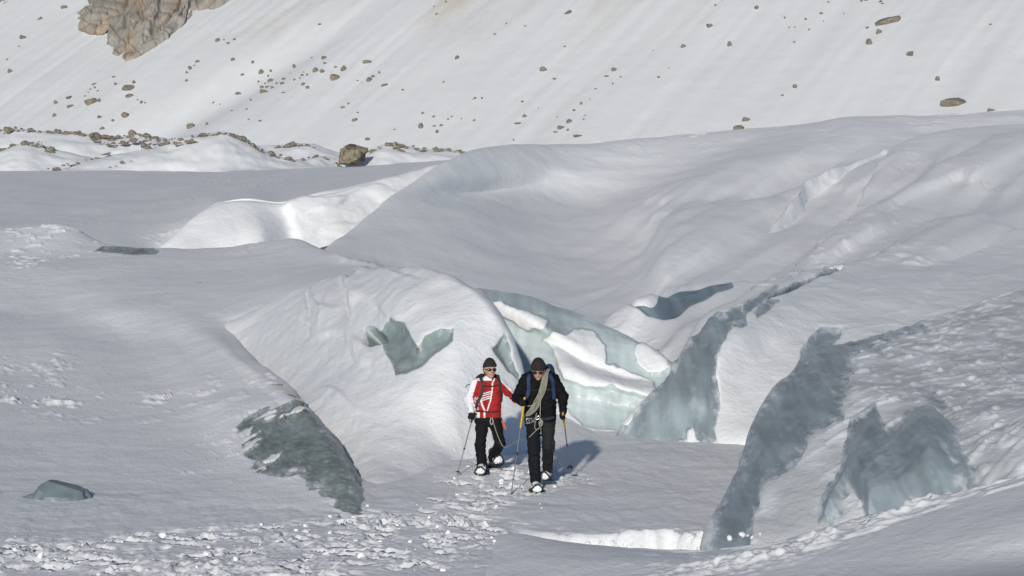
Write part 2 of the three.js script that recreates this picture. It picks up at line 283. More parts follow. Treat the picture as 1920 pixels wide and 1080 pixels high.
// concave sunlit wall on the left of the trough, with the hollow of bare ice
// clefts where the upper edge of the wall has broken away in slabs
const cleftLines = [[[-4.242, 1.692, -15.463], [-3.972, 1.532, -13.112], [-3.874, 1.338, -11.924]], [[-3.258, 2.08, -13.319], [-3.112, 1.821, -10.828], [-2.887, 1.687, -9.37]]];
function clefts(p) {
  let h = 0;
  for (const line of cleftLines) for (let i = 0; i < line.length - 1; i++) {
    const [ax, ay] = line[i], [bx, by] = line[i + 1], ex = bx - ax, ey = by - ay, t = clamp(((p.x - ax) * ex + (p.y - ay) * ey) / (ex * ex + ey * ey)), d = p.x - ax - ex * t, e = p.y - ay - ey * t;
    const q = Math.hypot(d, e); if (q < 0.4) h = Math.max(h, 0.09 * Math.exp(-Math.pow(q / 0.035, 2)) * (0.4 + 1.2 * Math.max(0, noise(p.x * 3, p.y * 3, 9) + 0.3)) + 0.06 * Math.exp(-Math.pow(q / 0.22, 2)));
  }
  return h;
}
const heart = [[-2.452, 1.363, -6.85], [-2.521, 1.609, -7.632], [-2.378, 1.681, -7.414], [-2.197, 1.654, -6.824], [-1.994, 1.814, -6.74], [-1.745, 1.829, -6.048], [-1.612, 1.676, -5.434], [-1.482, 1.536, -4.829], [-1.364, 1.671, -4.858], [-1.146, 1.816, -4.965], [-0.92, 1.834, -4.842], [-0.936, 1.667, -4.491], [-1.216, 1.449, -4.274], [-1.423, 1.272, -4.192], [-1.635, 1.147, -4.262], [-1.824, 1.107, -4.496], [-1.953, 1.284, -5.157], [-2.123, 1.458, -6.158], [-2.326, 1.422, -6.571]];
const hole = [[-2.47, 1.381, -6.85], [-2.546, 1.59, -7.873], [-2.378, 1.663, -7.414], [-2.197, 1.636, -6.824], [-2.108, 1.523, -6.222], [-2.274, 1.449, -6.467], [-2.355, 1.342, -6.463]];
const wallCorner = [[-0.373, 1.527, -4.644], [-0.154, 1.716, -4.932], [-0.034, 1.51, -4.842], [0.102, 0.977, -4.606], [-0.085, 1.145, -4.635]];
{
  const top = [[-7.463, -0.013, -20], [-6.226, 0.859, -17.6], [-5.502, 1.223, -17.4], [-4.755, 1.568, -16.9], [-3.72, 1.942, -14.8], [-2.628, 2.31, -11.4], [-1.585, 2.584, -8.2], [-0.986, 2.472, -6.7], [-0.633, 2.344, -6]];
  const rows = [move(top, 0, -0.5, -3.2), move(top, 0, -0.06, -0.9), top,
    [[-6.49, -0.244, -16.5], [-5.613, 0.349, -14.8], [-4.799, 0.916, -13.8], [-3.957, 1.412, -12.6], [-2.586, 1.987, -9.2], [-1.618, 2.233, -6.8], [-0.957, 2.133, -5.6], [-0.361, 2.057, -5.2]],
    [[-5.584, -0.413, -13], [-4.687, 0.251, -10.9], [-3.955, 0.669, -9.6], [-3.306, 1.013, -8.6], [-2.43, 1.385, -6.8], [-1.545, 1.616, -5.1], [-0.926, 1.632, -4.4], [-0.154, 1.633, -4.9]],
    [[-4.264, -0.134, -7], [-3.771, 0.208, -6.2], [-3.227, 0.481, -5.6], [-2.701, 0.679, -5], [-2.148, 0.838, -4.4], [-1.488, 0.999, -3.75], [-0.905, 1.039, -3.6], [0, 1.138, -4.7]],
    [[-3.279, -0.257, -3.4], [-2.915, -0.061, -3], [-2.535, 0.088, -2.8], [-2.112, 0.225, -2.5], [-1.714, 0.329, -2.5], [-1.285, 0.402, -2.75], [-0.81, 0.47, -3.05], [0.101, 0.545, -4.3]],
    [[-2.763, -0.256, -0.4], [-2.448, -0.217, -0.2], [-2.122, -0.17, 0], [-1.821, -0.088, 0.1], [-1.475, -0.06, -0.8], [-1.093, -0.02, -1.8], [-0.722, -0.036, -2.7], [0.206, -0.095, -3.6]],
    [[-2.478, -0.211, 2], [-2.202, -0.211, 2], [-1.941, -0.245, 1.8], [-1.687, -0.241, 1.4], [-1.372, -0.229, 0.6], [-1.008, -0.165, -0.4], [-0.651, -0.135, -1.2], [0.196, -0.136, -2]]];
  rows.forEach((r, i) => { const e = r[r.length - 1]; r.push([e[0] + 0.12, e[1] - 0.05, e[2] - 0.5], [e[0] - 0.3, e[1] - 0.15, e[2] - 1.6]); });
  sheet('concave_snow_wall', rows, 420, 320, {
    displace: (p) => crust(p, 0.7) + 0.025 * fbm(p.x * 1.2, p.y * 0.9, p.z, 3) - clefts(p) + 0.07 * smooth(0, 0.14, noise(p.x * 0.9, p.y * 1.6, 3)) * smooth(-1.2, -2.2, p.x) * smooth(-4.6, -3.6, p.x) * smooth(0.5, 0.9, p.y) + 0.11 * smooth(1.15, 1.8, p.y) * (1 - Math.abs(noise(p.x * 1.5, p.y * 0.3, 4)) * 3.2) * smooth(-1.6, -2.6, p.x) * smooth(-5.2, -4.2, p.x) + 0.012 * fbm(p.x * 7, p.y * 2.2, 3, 2) * smooth(-1, -2.4, p.x),
    bare: (p) => Math.max(inside(heart, p.x, p.y), inside(wallCorner, p.x, p.y) - 0.02) + 0.035 * fbm(p.x * 4, p.y * 4, 1, 2),
    iceTone: (p, n, m) => frost(tint([0.29, 0.345, 0.335], 1 + 0.3 * fbm(p.x * 3, p.y * 3, 2, 3)), p, m, 0.04, 0.6),
    iceShape: (p, n, m) => -0.5 * smooth(-0.02, 0.08, inside(hole, p.x, p.y)) - 0.05 * smooth(0, 0.12, m) + 0.03 * fbm(p.x * 4, p.y * 4, 1, 3), cover: 0.05,
  });
}
// blue-green ice wall behind the two walkers, with snow lying on its ledge
const wallSnow = [
  [[0.581, 1.347, -8.339], [0.712, 1.518, -8.32], [0.937, 1.442, -8.335], [1.08, 1.533, -8.732], [1.401, 1.441, -8.7], [1.614, 1.232, -8.367], [1.637, 0.982, -8.018], [1.931, 0.859, -7.938], [2.225, 0.772, -7.876], [2.462, 0.686, -7.804], [2.479, 0.545, -7.208], [2.225, 0.505, -7.071], [1.999, 0.576, -7.097], [1.657, 0.695, -7.182], [1.456, 0.623, -7.167], [1.258, 0.69, -7.227], [0.933, 0.805, -7.363], [0.776, 1.062, -7.758]],
  [[2.14, 1.138, -8.367], [2.335, 1.287, -8.495], [2.587, 1.142, -8.316], [2.759, 0.901, -8.086], [2.599, 0.787, -7.918], [2.358, 0.805, -7.919], [2.164, 0.973, -8.116]],
  [[-0.598, 2.092, -9.519], [-0.334, 1.995, -9.082], [0.019, 1.898, -8.81], [0.416, 1.757, -8.661], [0.623, 1.666, -8.608], [0.563, 1.554, -8.349], [0.283, 1.557, -8.547], [-0.095, 1.745, -8.818], [-0.43, 1.933, -9.139]],
  [[-0.653, 0.617, -8.118], [-0.092, 0.514, -7.761], [0.46, 0.485, -7.605], [0.928, 0.262, -7.127], [1.185, -0.005, -6.622], [1.705, -0.056, -6.6], [3.223, -0.045, -6.512], [3.093, -0.616, -5], [-0.596, -0.569, -4.68]],
];
{
  const top = [[-1.086, 1.968, -10.4], [-0.687, 2.119, -10.2], [-0.293, 2.131, -10], [0.389, 1.997, -9.8], [0.965, 1.803, -9.5], [1.621, 1.551, -9], [2.171, 1.297, -8.6], [2.711, 1.003, -8.2], [3.256, 0.769, -8]];
  const rows = [move(top, 0.2, -1.3, -2.2), move(top, 0.05, -0.12, -0.5), top,
    [[-0.948, 1.874, -9.6], [-0.606, 2.051, -9.4], [-0.229, 1.981, -9], [0.302, 1.761, -8.6], [0.843, 1.463, -8.3], [1.4, 1.157, -8.15], [1.953, 0.909, -8], [2.561, 0.77, -7.9], [3.24, 0.603, -7.8]],
    [[-0.767, 1.468, -9.2], [-0.458, 1.56, -9], [-0.133, 1.5, -8.8], [0.339, 1.41, -8.5], [0.766, 1.247, -8.2], [1.337, 0.914, -7.95], [1.869, 0.742, -7.8], [2.455, 0.641, -7.7], [3.223, 0.504, -7.6]],
    [[-0.611, 0.871, -8.4], [-0.355, 0.89, -8.2], [-0.075, 0.806, -8.1], [0.371, 0.9, -7.9], [0.898, 0.925, -7.45], [1.368, 0.761, -7.25], [1.838, 0.652, -7.15], [2.344, 0.53, -7.1], [3.172, 0.44, -7]],
    [[-0.507, 0.3, -7.6], [-0.276, 0.311, -7.5], [0, 0.276, -7.4], [0.367, 0.33, -7.5], [0.914, 0.471, -7.3], [1.365, 0.378, -7.15], [1.816, 0.289, -7.05], [2.267, 0.231, -7], [3.165, 0.152, -6.9]],
    [[-0.397, -0.185, -6], [-0.221, -0.185, -6], [0.044, -0.172, -6.1], [0.444, -0.096, -6.2], [0.902, 0.073, -6.8], [1.296, 0.012, -6.7], [1.705, -0.056, -6.6], [2.237, -0.071, -6.5], [3.124, -0.085, -6.4]],
    [[-0.376, -0.721, -4], [-0.209, -0.721, -4], [0.042, -0.721, -4], [0.42, -0.668, -4.2], [0.854, -0.587, -4.8], [1.237, -0.616, -5], [1.632, -0.616, -5], [2.148, -0.616, -5], [3.007, -0.616, -5]]];
  sheet('blue_ice_wall', rows, 330, 300, {
    displace: (p) => 0.02 * fbm(p.x * 2, p.y * 2, p.z * 2, 2) + 0.007 * fbm(p.x * 6, p.y * 6, p.z * 4, 2),
    bare: (p) => { let s = -9; for (const w of wallSnow) s = Math.max(s, inside(w, p.x, p.y)); return -s + 0.06 * fbm(p.x * 3, p.y * 3, 3, 3); },
    iceTone: (p) => { const band = 0.5 + 0.5 * noise(p.x * 1.2, p.y * 3 + p.x * 1.4, 2); return tint([mix(0.44, 0.58, band), mix(0.525, 0.645, band), mix(0.53, 0.645, band)], 1 + 0.14 * fbm(p.x * 3, p.y * 1.5, 6, 3) + 0.14 * noise(p.x * 8, p.y * 0.9, 4) + 0.1 * noise(p.x * 2, p.y * 14 + p.x * 3, 7)); },
    iceShape: (p) => 0.05 * fbm(p.x * 1.1, p.y * 0.7, p.z, 2) + 0.02 * noise(p.x * 4, p.y * 0.6, 2) + 0.004 * fbm(p.x * 8, p.y * 5, 3, 2), cover: 0.05,
  });
}
// right bank, farther block with its steep ice flank
const flankIce = [
  [[1.413, -0.319, -6], [1.722, -0.011, -6.023], [2.522, 0.888, -6.794], [3.379, 1.738, -8.4], [4.321, 1.932, -10.2], [5.213, 2.032, -12.692], [4.821, 1.923, -11.111], [4.199, 1.767, -9.046], [3.835, 1.649, -8.081], [3.536, 1.362, -7.069], [3.432, 1.059, -6.422], [3.353, 0.718, -5.839], [3.37, 0.368, -5.441], [3.288, 0.011, -4.829], [2.966, -0.001, -5.056], [2.941, 0.212, -5.294], [2.857, -0.006, -5.096], [2.431, -0.116, -5.4], [2.223, -0.039, -5.555]],
  [[3.839, 1.669, -8.308], [4.106, 1.703, -8.618], [4.08, 1.629, -8.101], [3.858, 1.623, -7.937]],
  [[4.335, 1.773, -9.244], [4.76, 1.897, -10.591], [5, 1.845, -10.769], [4.645, 1.748, -9.594], [4.356, 1.694, -8.743]],
  [[5.014, 1.156, -7.95], [5.276, 1.322, -8.872], [5.604, 1.424, -9.52], [5.949, 1.405, -9.758], [5.902, 1.327, -9.051], [5.581, 1.187, -8.021], [5.279, 0.987, -7.188], [4.744, 0.777, -6.56]],
];
const flankCrack = [[4.685, 1.932, -10.977], [5.791, 2.046, -13.913], [7.192, 2.179, -17.522], [7.4, 2.145, -17.971], [6.336, 2.022, -14.737], [5.315, 1.918, -11.842], [4.76, 1.877, -10.591]];
{
  const rows = [
    [[1.721, -0.07, -6], [2.517, 0.814, -6.72], [3.426, 1.7, -8.4], [4.321, 1.902, -10.2], [5.854, 2.073, -14.4], [7.405, 2.156, -18], [10.177, 2.344, -22.8], [14.193, 2.741, -28.8], [18.096, 3.164, -32.4]],
    [[2.031, -0.049, -5.7], [2.698, 0.786, -6.12], [3.586, 1.578, -7.8], [4.451, 1.806, -9.6], [5.888, 1.967, -13.44], [7.427, 2.066, -16.8], [10.027, 2.215, -21.36], [13.618, 2.511, -26.4], [17.405, 2.924, -30]],
    [[2.431, -0.046, -5.4], [2.973, 0.707, -5.7], [3.803, 1.424, -7.2], [4.595, 1.656, -9], [5.902, 1.831, -12.24], [7.437, 1.978, -15.12], [9.751, 2.108, -19.2], [13.043, 2.294, -24], [16.715, 2.637, -27.6]],
    [[3.004, -0.011, -5], [3.498, 0.54, -5.7], [4.264, 1.113, -7.4], [5.061, 1.368, -8.9], [6.113, 1.599, -11], [7.458, 1.782, -13], [9.243, 1.906, -15.6], [11.745, 2.043, -18.6], [14.809, 2.294, -21]],
    [[3.649, 0.006, -4.6], [4.106, 0.388, -5.5], [4.72, 0.879, -6.8], [5.452, 1.151, -7.9], [6.359, 1.375, -9.4], [7.579, 1.523, -10.8], [8.91, 1.665, -12.4], [10.881, 1.82, -15], [13.946, 1.956, -18]],
    [[4.498, -0.13, -4.6], [4.875, 0.197, -5.2], [5.364, 0.653, -6.2], [6.068, 0.895, -7], [6.88, 1.133, -8], [7.869, 1.245, -9], [8.997, 1.455, -10], [10.676, 1.507, -12], [13.083, 1.567, -15]],
    [[5.339, -0.217, -4], [5.62, 0.05, -4.2], [5.936, 0.424, -4.6], [6.345, 0.636, -5], [7.013, 0.837, -5.8], [7.794, 0.935, -6.6], [8.786, 1.04, -7.4], [10.01, 1.117, -8.6], [11.932, 1.127, -11]]];
  widen(rows, 10);
  rows.forEach((r) => { const e = r[0]; r.unshift([e[0] - 0.1, e[1] - 0.9, e[2] + 0.25]); });
  const first = rows[0];
  rows.unshift(move(first, 0.55, -1.9, -1.6), move(first, 0.15, -0.35, -0.75));
  sheet('right_bank', rows, 460, 330, {
    displace: (p) => crust(p, 0.8) + 0.014 * smooth(0.1, 0.6, fbm((p.x * 0.7 - p.z * 0.7) * 0.7, 2, (p.x * 0.7 + p.z * 0.7) * 3, 3)) * smooth(3.4, 4.6, p.x) + ridgeFold(p, 0.14) * smooth(4, 6.5, p.x) + 0.025 * fbm(p.x * 1.1, p.y * 0.7, p.z * 0.6, 3),
    bare: (p) => { if (p.z < -17) return -1; let s = inside(flankCrack, p.x, p.y) - 0.01; for (const w of flankIce) s = Math.max(s, inside(w, p.x, p.y)); return s + mix(0.08, 0.02, smooth(4, 4.6, p.x)) * fbm(p.x * 3, p.y * 2.2, 2, 3); },
    iceTone: (p, n, m) => { const g = 0.35 + 0.9 * fbm(p.x * 1.6, p.y * 0.5, 3, 3); return frost(tint([mix(0.255, 0.345, g), mix(0.305, 0.41, g), mix(0.33, 0.425, g)], 1 + 0.3 * fbm(p.x * 4, p.y * 1.6, 3, 3)), p, m); },
    iceShape: (p) => 0.07 * noise(p.x * 3, p.y * 0.4, 2) + 0.012 * fbm(p.x * 8, p.y * 1.6, 6, 3) - 0.25 * smooth(0, 0.05, inside(flankCrack, p.x, p.y)), cover: 0.05,
  });
}
// right bank, nearer block with two dark ice ribs
const ribIce = [
  [[2.04, -0.284, 4.88], [2.462, 0.271, 3.489], [2.886, 0.656, 1.855], [3.48, 1.24, -0.036], [4.024, 1.511, -1.436], [4.374, 1.664, -2.332], [4.976, 1.814, -3.918], [5.87, 1.729, -5.305], [6.841, 1.788, -6.725], [6.765, 1.719, -6.214], [5.933, 1.636, -4.657], [5.323, 1.558, -3.066], [5.004, 1.486, -1.945], [4.668, 1.423, -0.264], [4.396, 1.32, 0.959], [4.268, 1.162, 1.911], [4.08, 1.058, 2.076], [3.9, 1.033, 2.093], [3.743, 0.916, 2.354], [3.665, 0.845, 2.739], [3.468, 0.713, 3.135], [3.298, 0.622, 3.239], [3.123, 0.515, 3.499], [2.981, 0.412, 3.84], [2.877, 0.306, 3.983], [2.816, 0.157, 4.546], [2.669, -0.247, 5.071]],
  [[3.531, 0.316, 4.926], [3.698, 0.555, 4.263], [4.004, 0.833, 3.336], [4.389, 1.139, 2.283], [4.803, 1.357, 1.167], [4.724, 1.236, 2.062], [4.666, 1.133, 2.89], [4.778, 1.189, 2.698], [5.006, 1.299, 2.014], [5.416, 1.41, 1.132], [5.611, 1.417, 1.58], [5.376, 1.317, 3.086], [5.38, 1.264, 3.94], [5.281, 1.176, 4.731], [5.094, 1.003, 5.347], [4.985, 0.809, 5.717], [4.755, 0.661, 5.805], [4.432, 0.512, 5.629], [4.088, 0.329, 5.548], [3.99, 0.353, 5.403], [4.031, 0.555, 4.983], [3.991, 0.596, 4.608], [3.882, 0.531, 4.835], [3.819, 0.406, 5.093], [3.67, 0.305, 5.116]],
];
{
  const rows = [
    [[2.2, -0.084, 4.88], [2.507, 0.253, 3.5], [2.932, 0.645, 1.88], [3.527, 1.229, 0], [4.086, 1.49, -1.5], [4.453, 1.633, -2.5], [5.316, 1.624, -4.5], [6.097, 1.661, -5.62], [6.942, 1.749, -6.88], [8.143, 1.874, -8.75], [9.972, 2.177, -11.25], [13.067, 2.557, -15]],
    [[2.429, -0.062, 5], [2.708, 0.289, 3.88], [3.118, 0.674, 2.38], [3.7, 1.197, 0.5], [4.17, 1.449, -0.75], [4.503, 1.579, -1.62], [5.206, 1.574, -3.25], [5.981, 1.636, -4.25], [6.765, 1.715, -5.38], [7.886, 1.821, -7], [9.572, 2.033, -9.38], [12.346, 2.355, -12.5]],
    [[2.769, -0.044, 5.1], [2.987, 0.298, 4.25], [3.353, 0.693, 3], [3.889, 1.154, 1.25], [4.276, 1.376, 0], [4.581, 1.466, -0.88], [5.087, 1.492, -1.88], [5.872, 1.591, -2.88], [6.653, 1.658, -4], [7.67, 1.777, -5.25], [9.165, 1.877, -7.5], [11.625, 2.19, -10]],
    [[3.463, 0.042, 5.3], [3.598, 0.411, 4.75], [3.91, 0.769, 3.62], [4.455, 1.174, 2.12], [4.782, 1.345, 1.38], [5.007, 1.397, 0.88], [5.37, 1.426, 0.12], [5.937, 1.499, -0.62], [6.568, 1.544, -1.5], [7.332, 1.593, -2.5], [8.493, 1.634, -4.38], [10.908, 1.785, -7.5]],
    [[4.047, 0.181, 5.8], [4.187, 0.519, 5.3], [4.456, 0.844, 4.5], [4.932, 1.178, 3.25], [5.247, 1.301, 2.62], [5.419, 1.367, 2.25], [5.688, 1.421, 1.75], [6.069, 1.465, 1.25], [6.518, 1.498, 0.75], [7.065, 1.524, 0], [7.956, 1.528, -1.5], [10.188, 1.539, -5]],
    [[4.895, 0.388, 6.3], [4.988, 0.704, 6], [5.159, 1, 5.5], [5.461, 1.254, 4.75], [5.694, 1.354, 4.25], [5.812, 1.4, 4], [5.982, 1.448, 3.75], [6.229, 1.483, 3.38], [6.515, 1.506, 3], [6.967, 1.511, 2.25], [7.604, 1.508, 1.25], [9.256, 1.476, -1.25]],
    [[5.766, 0.636, 7], [5.823, 0.947, 6.8], [5.965, 1.235, 6.4], [6.2, 1.48, 5.8], [6.31, 1.545, 5.6], [6.421, 1.581, 5.4], [6.564, 1.618, 5.2], [6.707, 1.656, 5], [6.933, 1.662, 4.62], [7.26, 1.669, 4], [7.768, 1.638, 3.12], [9.01, 1.579, 1.25]],
    [[7.077, 1.103, 8.5], [7.17, 1.378, 8.2], [7.296, 1.595, 7.8], [7.488, 1.797, 7.2], [7.552, 1.886, 7], [7.645, 1.891, 6.8], [7.739, 1.897, 6.6], [7.862, 1.933, 6.4], [8.053, 1.919, 6], [8.34, 1.924, 5.5], [8.78, 1.907, 4.75], [10.03, 1.842, 2.5]]];
  rows.forEach((r) => { const e = r[0]; r.unshift([e[0] - 0.02, e[1] - 0.9, e[2] + 0.2]); });
  const first = rows[0];
  rows.unshift(move(first, 0.6, -1.8, -1.4), move(first, 0.12, -0.3, -0.6));
  sheet('right_near_bank', rows, 460, 420, {
    displace: (p) => crust(p, 1) + 0.03 * smooth(0.1, 0.6, fbm((p.x * 0.7 - p.z * 0.7) * 1.1, 2, (p.x * 0.7 + p.z * 0.7) * 5, 3)) * smooth(3.4, 4.4, p.x) + plates(p, 0.02, 0.8) * smooth(3.4, 4.4, p.x) + 0.03 * smooth(0.15, 0.5, noise(p.x * 5, p.y * 2, p.z * 3)) * smooth(4.4, 5.2, p.x),
    bare: (p) => { let s = -9; for (const w of ribIce) s = Math.max(s, inside(w, p.x, p.y)); if (p.x > 4.7) s = Math.max(s, 0.2 * (noise(p.x * 3.2, p.y * 1.2, 8) - 0.5) - 0.3 * smooth(1.4, 1.7, p.y)); return s + 0.06 * fbm(p.x * 2.4, p.y * 1.8, 6, 3); },
    tone: (p) => { const k = mix(0.7, 0.95, smooth(-0.45, 0.45, fbm(p.x * 1.6, p.y * 2.6, p.z * 1.2, 4))); return [k * 0.985, k, k * 1.01]; },
    iceTone: (p, n, m) => frost(tint([0.275, 0.325, 0.352], 1 + 0.3 * fbm(p.x * 4.5, p.y * 1.4, p.z, 3) + 0.12 * noise(p.x * 14, p.y * 9, 1)), p, m),
    iceShape: (p, n, m) => 0.1 * noise(p.x * 2.2, p.y * 0.4, 3) + 0.012 * fbm(p.x * 7, p.y * 1.6, 5, 3) + 0.26 * smooth(-0.02, 0.16, inside(ribIce[1], p.x, p.y)), cover: 0.05,
  });
}
// far right ridge: step between the near bank and the big hump
{
  const edge = [[2.034, 0.571, -22], [3.173, 0.78, -23], [4.433, 1.204, -25], [5.706, 1.474, -27], [7.488, 1.698, -29], [8.499, 2.19, -32], [10.439, 3.124, -38], [12.768, 4.068, -46], [15.061, 5.101, -54], [17.773, 5.671, -57], [23.321, 6.132, -58]];
  const rows = [move(edge, 1, -3.2, -2.5), move(edge, 0.3, -0.7, -1.2), edge,
    [[2.517, 0.462, -19], [3.704, 0.685, -20.5], [4.875, 1.008, -22.5], [6.067, 1.304, -24], [7.656, 1.596, -26], [8.724, 2.015, -29], [10.774, 2.869, -35], [13.154, 3.737, -42.5], [15.478, 4.685, -50], [17.969, 5.296, -53], [22.944, 5.768, -55]],
    [[3.083, 0.353, -15], [4.208, 0.67, -16.5], [5.28, 1.016, -18], [6.409, 1.331, -19.5], [7.923, 1.643, -21.5], [9.094, 1.964, -24], [11.172, 2.575, -29.5], [13.509, 3.246, -36], [15.818, 4.086, -43], [18.176, 4.717, -47], [22.186, 5.21, -50]],
    [[3.614, 0.321, -11], [4.784, 0.585, -12.5], [5.745, 0.919, -13.5], [6.93, 1.236, -15], [8.293, 1.525, -16.5], [9.453, 1.723, -19], [11.464, 2.096, -24], [13.752, 2.631, -30], [15.92, 3.326, -36], [18.499, 3.926, -41], [21.722, 4.53, -45]]];
  widen(rows, 12);
  for (const r of rows) { r[0][0] -= 0.6; r[0][1] -= 1.1; }
  rows.push(move(rows[rows.length - 1], 0, -2.5, 4));
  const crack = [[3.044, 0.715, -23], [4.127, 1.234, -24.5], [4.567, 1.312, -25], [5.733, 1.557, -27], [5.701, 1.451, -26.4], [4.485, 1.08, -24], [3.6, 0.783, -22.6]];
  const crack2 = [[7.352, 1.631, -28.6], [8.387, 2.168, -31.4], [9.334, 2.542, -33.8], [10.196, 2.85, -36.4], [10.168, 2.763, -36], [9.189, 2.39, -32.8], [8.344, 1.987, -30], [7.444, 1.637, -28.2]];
  sheet('ridge_step', rows, 420, 260, {
    displace: (p) => farCrust(p, 1) + plates(p, 0.06, 1.6) + ridgeFold(p, 0.75) * smooth(-56, -44, p.z),
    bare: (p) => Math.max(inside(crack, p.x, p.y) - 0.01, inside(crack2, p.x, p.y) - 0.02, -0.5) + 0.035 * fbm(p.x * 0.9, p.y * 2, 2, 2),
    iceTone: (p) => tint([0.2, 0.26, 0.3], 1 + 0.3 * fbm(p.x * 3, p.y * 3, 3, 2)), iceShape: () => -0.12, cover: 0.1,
  });
}
// steep sunlit head wall in the ridge
{
  const top = [[7.726, 2.28, -36], [9.272, 3.287, -41], [9.948, 3.702, -44], [11.175, 4.065, -46.5], [13.322, 4.608, -50.5], [15.302, 5.149, -55], [16.506, 5.46, -57]];
  const rows = [move(top, 0.2, -0.3, -3.4), move(top, 0, 0.05, -0.5), top,
    [[8.026, 1.966, -35.8], [9.478, 2.724, -40.7], [10.201, 3.006, -43.7], [11.471, 3.418, -46.2], [13.57, 4.101, -50.2], [15.357, 4.838, -54.6], [16.558, 5.162, -56.7]],
    [[8.141, 1.343, -35.4], [9.684, 1.959, -40.4], [10.56, 2.207, -43.4], [11.84, 2.591, -45.9], [14.014, 3.267, -49.9], [15.578, 4.223, -54.2], [16.612, 4.53, -56.4]]];
  sheet('ridge_head_wall', rows, 130, 70, { displace: (p) => farCrust(p, 1) + 0.1 * fbm(p.x * 1.2, p.y * 1.2, 1, 3) });
}
// big smooth hump behind the trough
{
  const rows = [
    [[-5.371, 1.581, -25], [-3.493, 1.204, -25], [-1.478, 0.773, -25], [0.528, 0.418, -24], [1.996, 0.296, -21], [3.236, 0.342, -19], [4.613, 0.672, -21], [6.344, 1.169, -23], [9.264, 1.715, -25], [13.767, 2.17, -27]],
    [[-5.308, 1.774, -28], [-3.642, 1.508, -28.5], [-1.513, 1.078, -29], [0.567, 0.682, -28], [2.348, 0.422, -26.5], [3.692, 0.469, -27], [5.338, 0.884, -27.5], [7.08, 1.42, -28], [9.932, 2.087, -29], [14.484, 2.631, -30]],
    [[-5.239, 2.004, -31], [-3.629, 1.942, -32.5], [-1.507, 1.537, -33], [0.615, 1.121, -33], [2.769, 0.921, -33], [3.969, 1.125, -33.5], [6.559, 1.724, -34], [8.117, 2.193, -34], [10.934, 2.632, -35], [15.922, 3.165, -36]],
    [[-4.995, 2.302, -34], [-3.614, 2.577, -38], [-1.385, 2.283, -41], [0.702, 1.935, -42], [2.849, 1.864, -43], [4.629, 2.042, -43], [7.935, 2.91, -44], [9.867, 3.253, -45], [12.435, 3.72, -44], [17.838, 3.99, -44]],
    [[-4.341, 2.897, -38.5], [-3.112, 3.323, -43], [-1.169, 3.129, -50], [0.809, 3.036, -53], [3.275, 2.936, -54], [5.73, 3.141, -54], [9.408, 4.04, -54], [11.45, 4.326, -54], [13.77, 4.61, -52], [19.271, 4.919, -50]],
    [[-3.365, 3.636, -43.5], [-2.347, 3.972, -46.5], [-0.595, 4.015, -51.5], [1.466, 4.133, -56], [4.093, 4.186, -58.5], [7.01, 4.486, -60], [10.611, 4.919, -59], [12.703, 5.132, -58.5], [14.602, 5.333, -57], [20.465, 5.644, -55]],
    [[-2.064, 4.358, -48.5], [-1.38, 4.628, -51], [0.419, 4.822, -56], [2.642, 5.08, -60.5], [5.43, 5.343, -63], [8.549, 5.637, -65], [11.887, 5.899, -64], [13.869, 6.026, -62], [15.93, 6.164, -61], [22.065, 6.56, -59]]];
  widen(rows, 14);
  rows.forEach((r) => { const e = r[0]; r.unshift([e[0] + 0.9, e[1] - 3, e[2] - 3], [e[0] + 0.25, e[1] - 0.5, e[2] - 1.1]); });
  const crest = rows[rows.length - 1];
  rows.push(move(crest, 0, -0.25, -2), move(crest, 0, -3.5, -8));
  const fold1 = (p) => { const s = -((p.z + 48) * 0.73 + (p.x - 4.2) * 0.69); return 0.55 * smooth(-4.5, 0.2, s) * smooth(7, 0.8, s) * smooth(1.5, 6, p.x) * smooth(18, 12, p.x); };
  const fold2 = (p) => { const s = p.x - mix(3.35, 4.35, clamp((-p.z - 26) / 15)) + 0.12 * noise(p.y * 2, p.z * 0.3, 1); return 0.55 * smooth(-0.25, 0.9, s) * smooth(6, 1.2, s) * smooth(-24, -28, p.z) * smooth(-47, -41, p.z); };
  const fold3 = (p) => 0.3 * Math.exp(-Math.pow((p.x + 1.2 + (p.z + 45) * 0.12) / 1.6, 2)) * smooth(-30, -40, p.z) * smooth(-66, -54, p.z);
  sheet('glacier_hump', rows, 520, 300, { displace: (p) => farCrust(p, 1.1) + plates(p, 0.05, 2) * smooth(-48, -62, p.z) + ridgeFold(p, 0.5) * smooth(-2, 6, p.x) * smooth(-58, -45, p.z) + fold1(p) + fold2(p) + fold3(p) + 0.03 * fbm(p.x * 0.7, p.y * 1.3, p.z * 0.2, 3) });
}
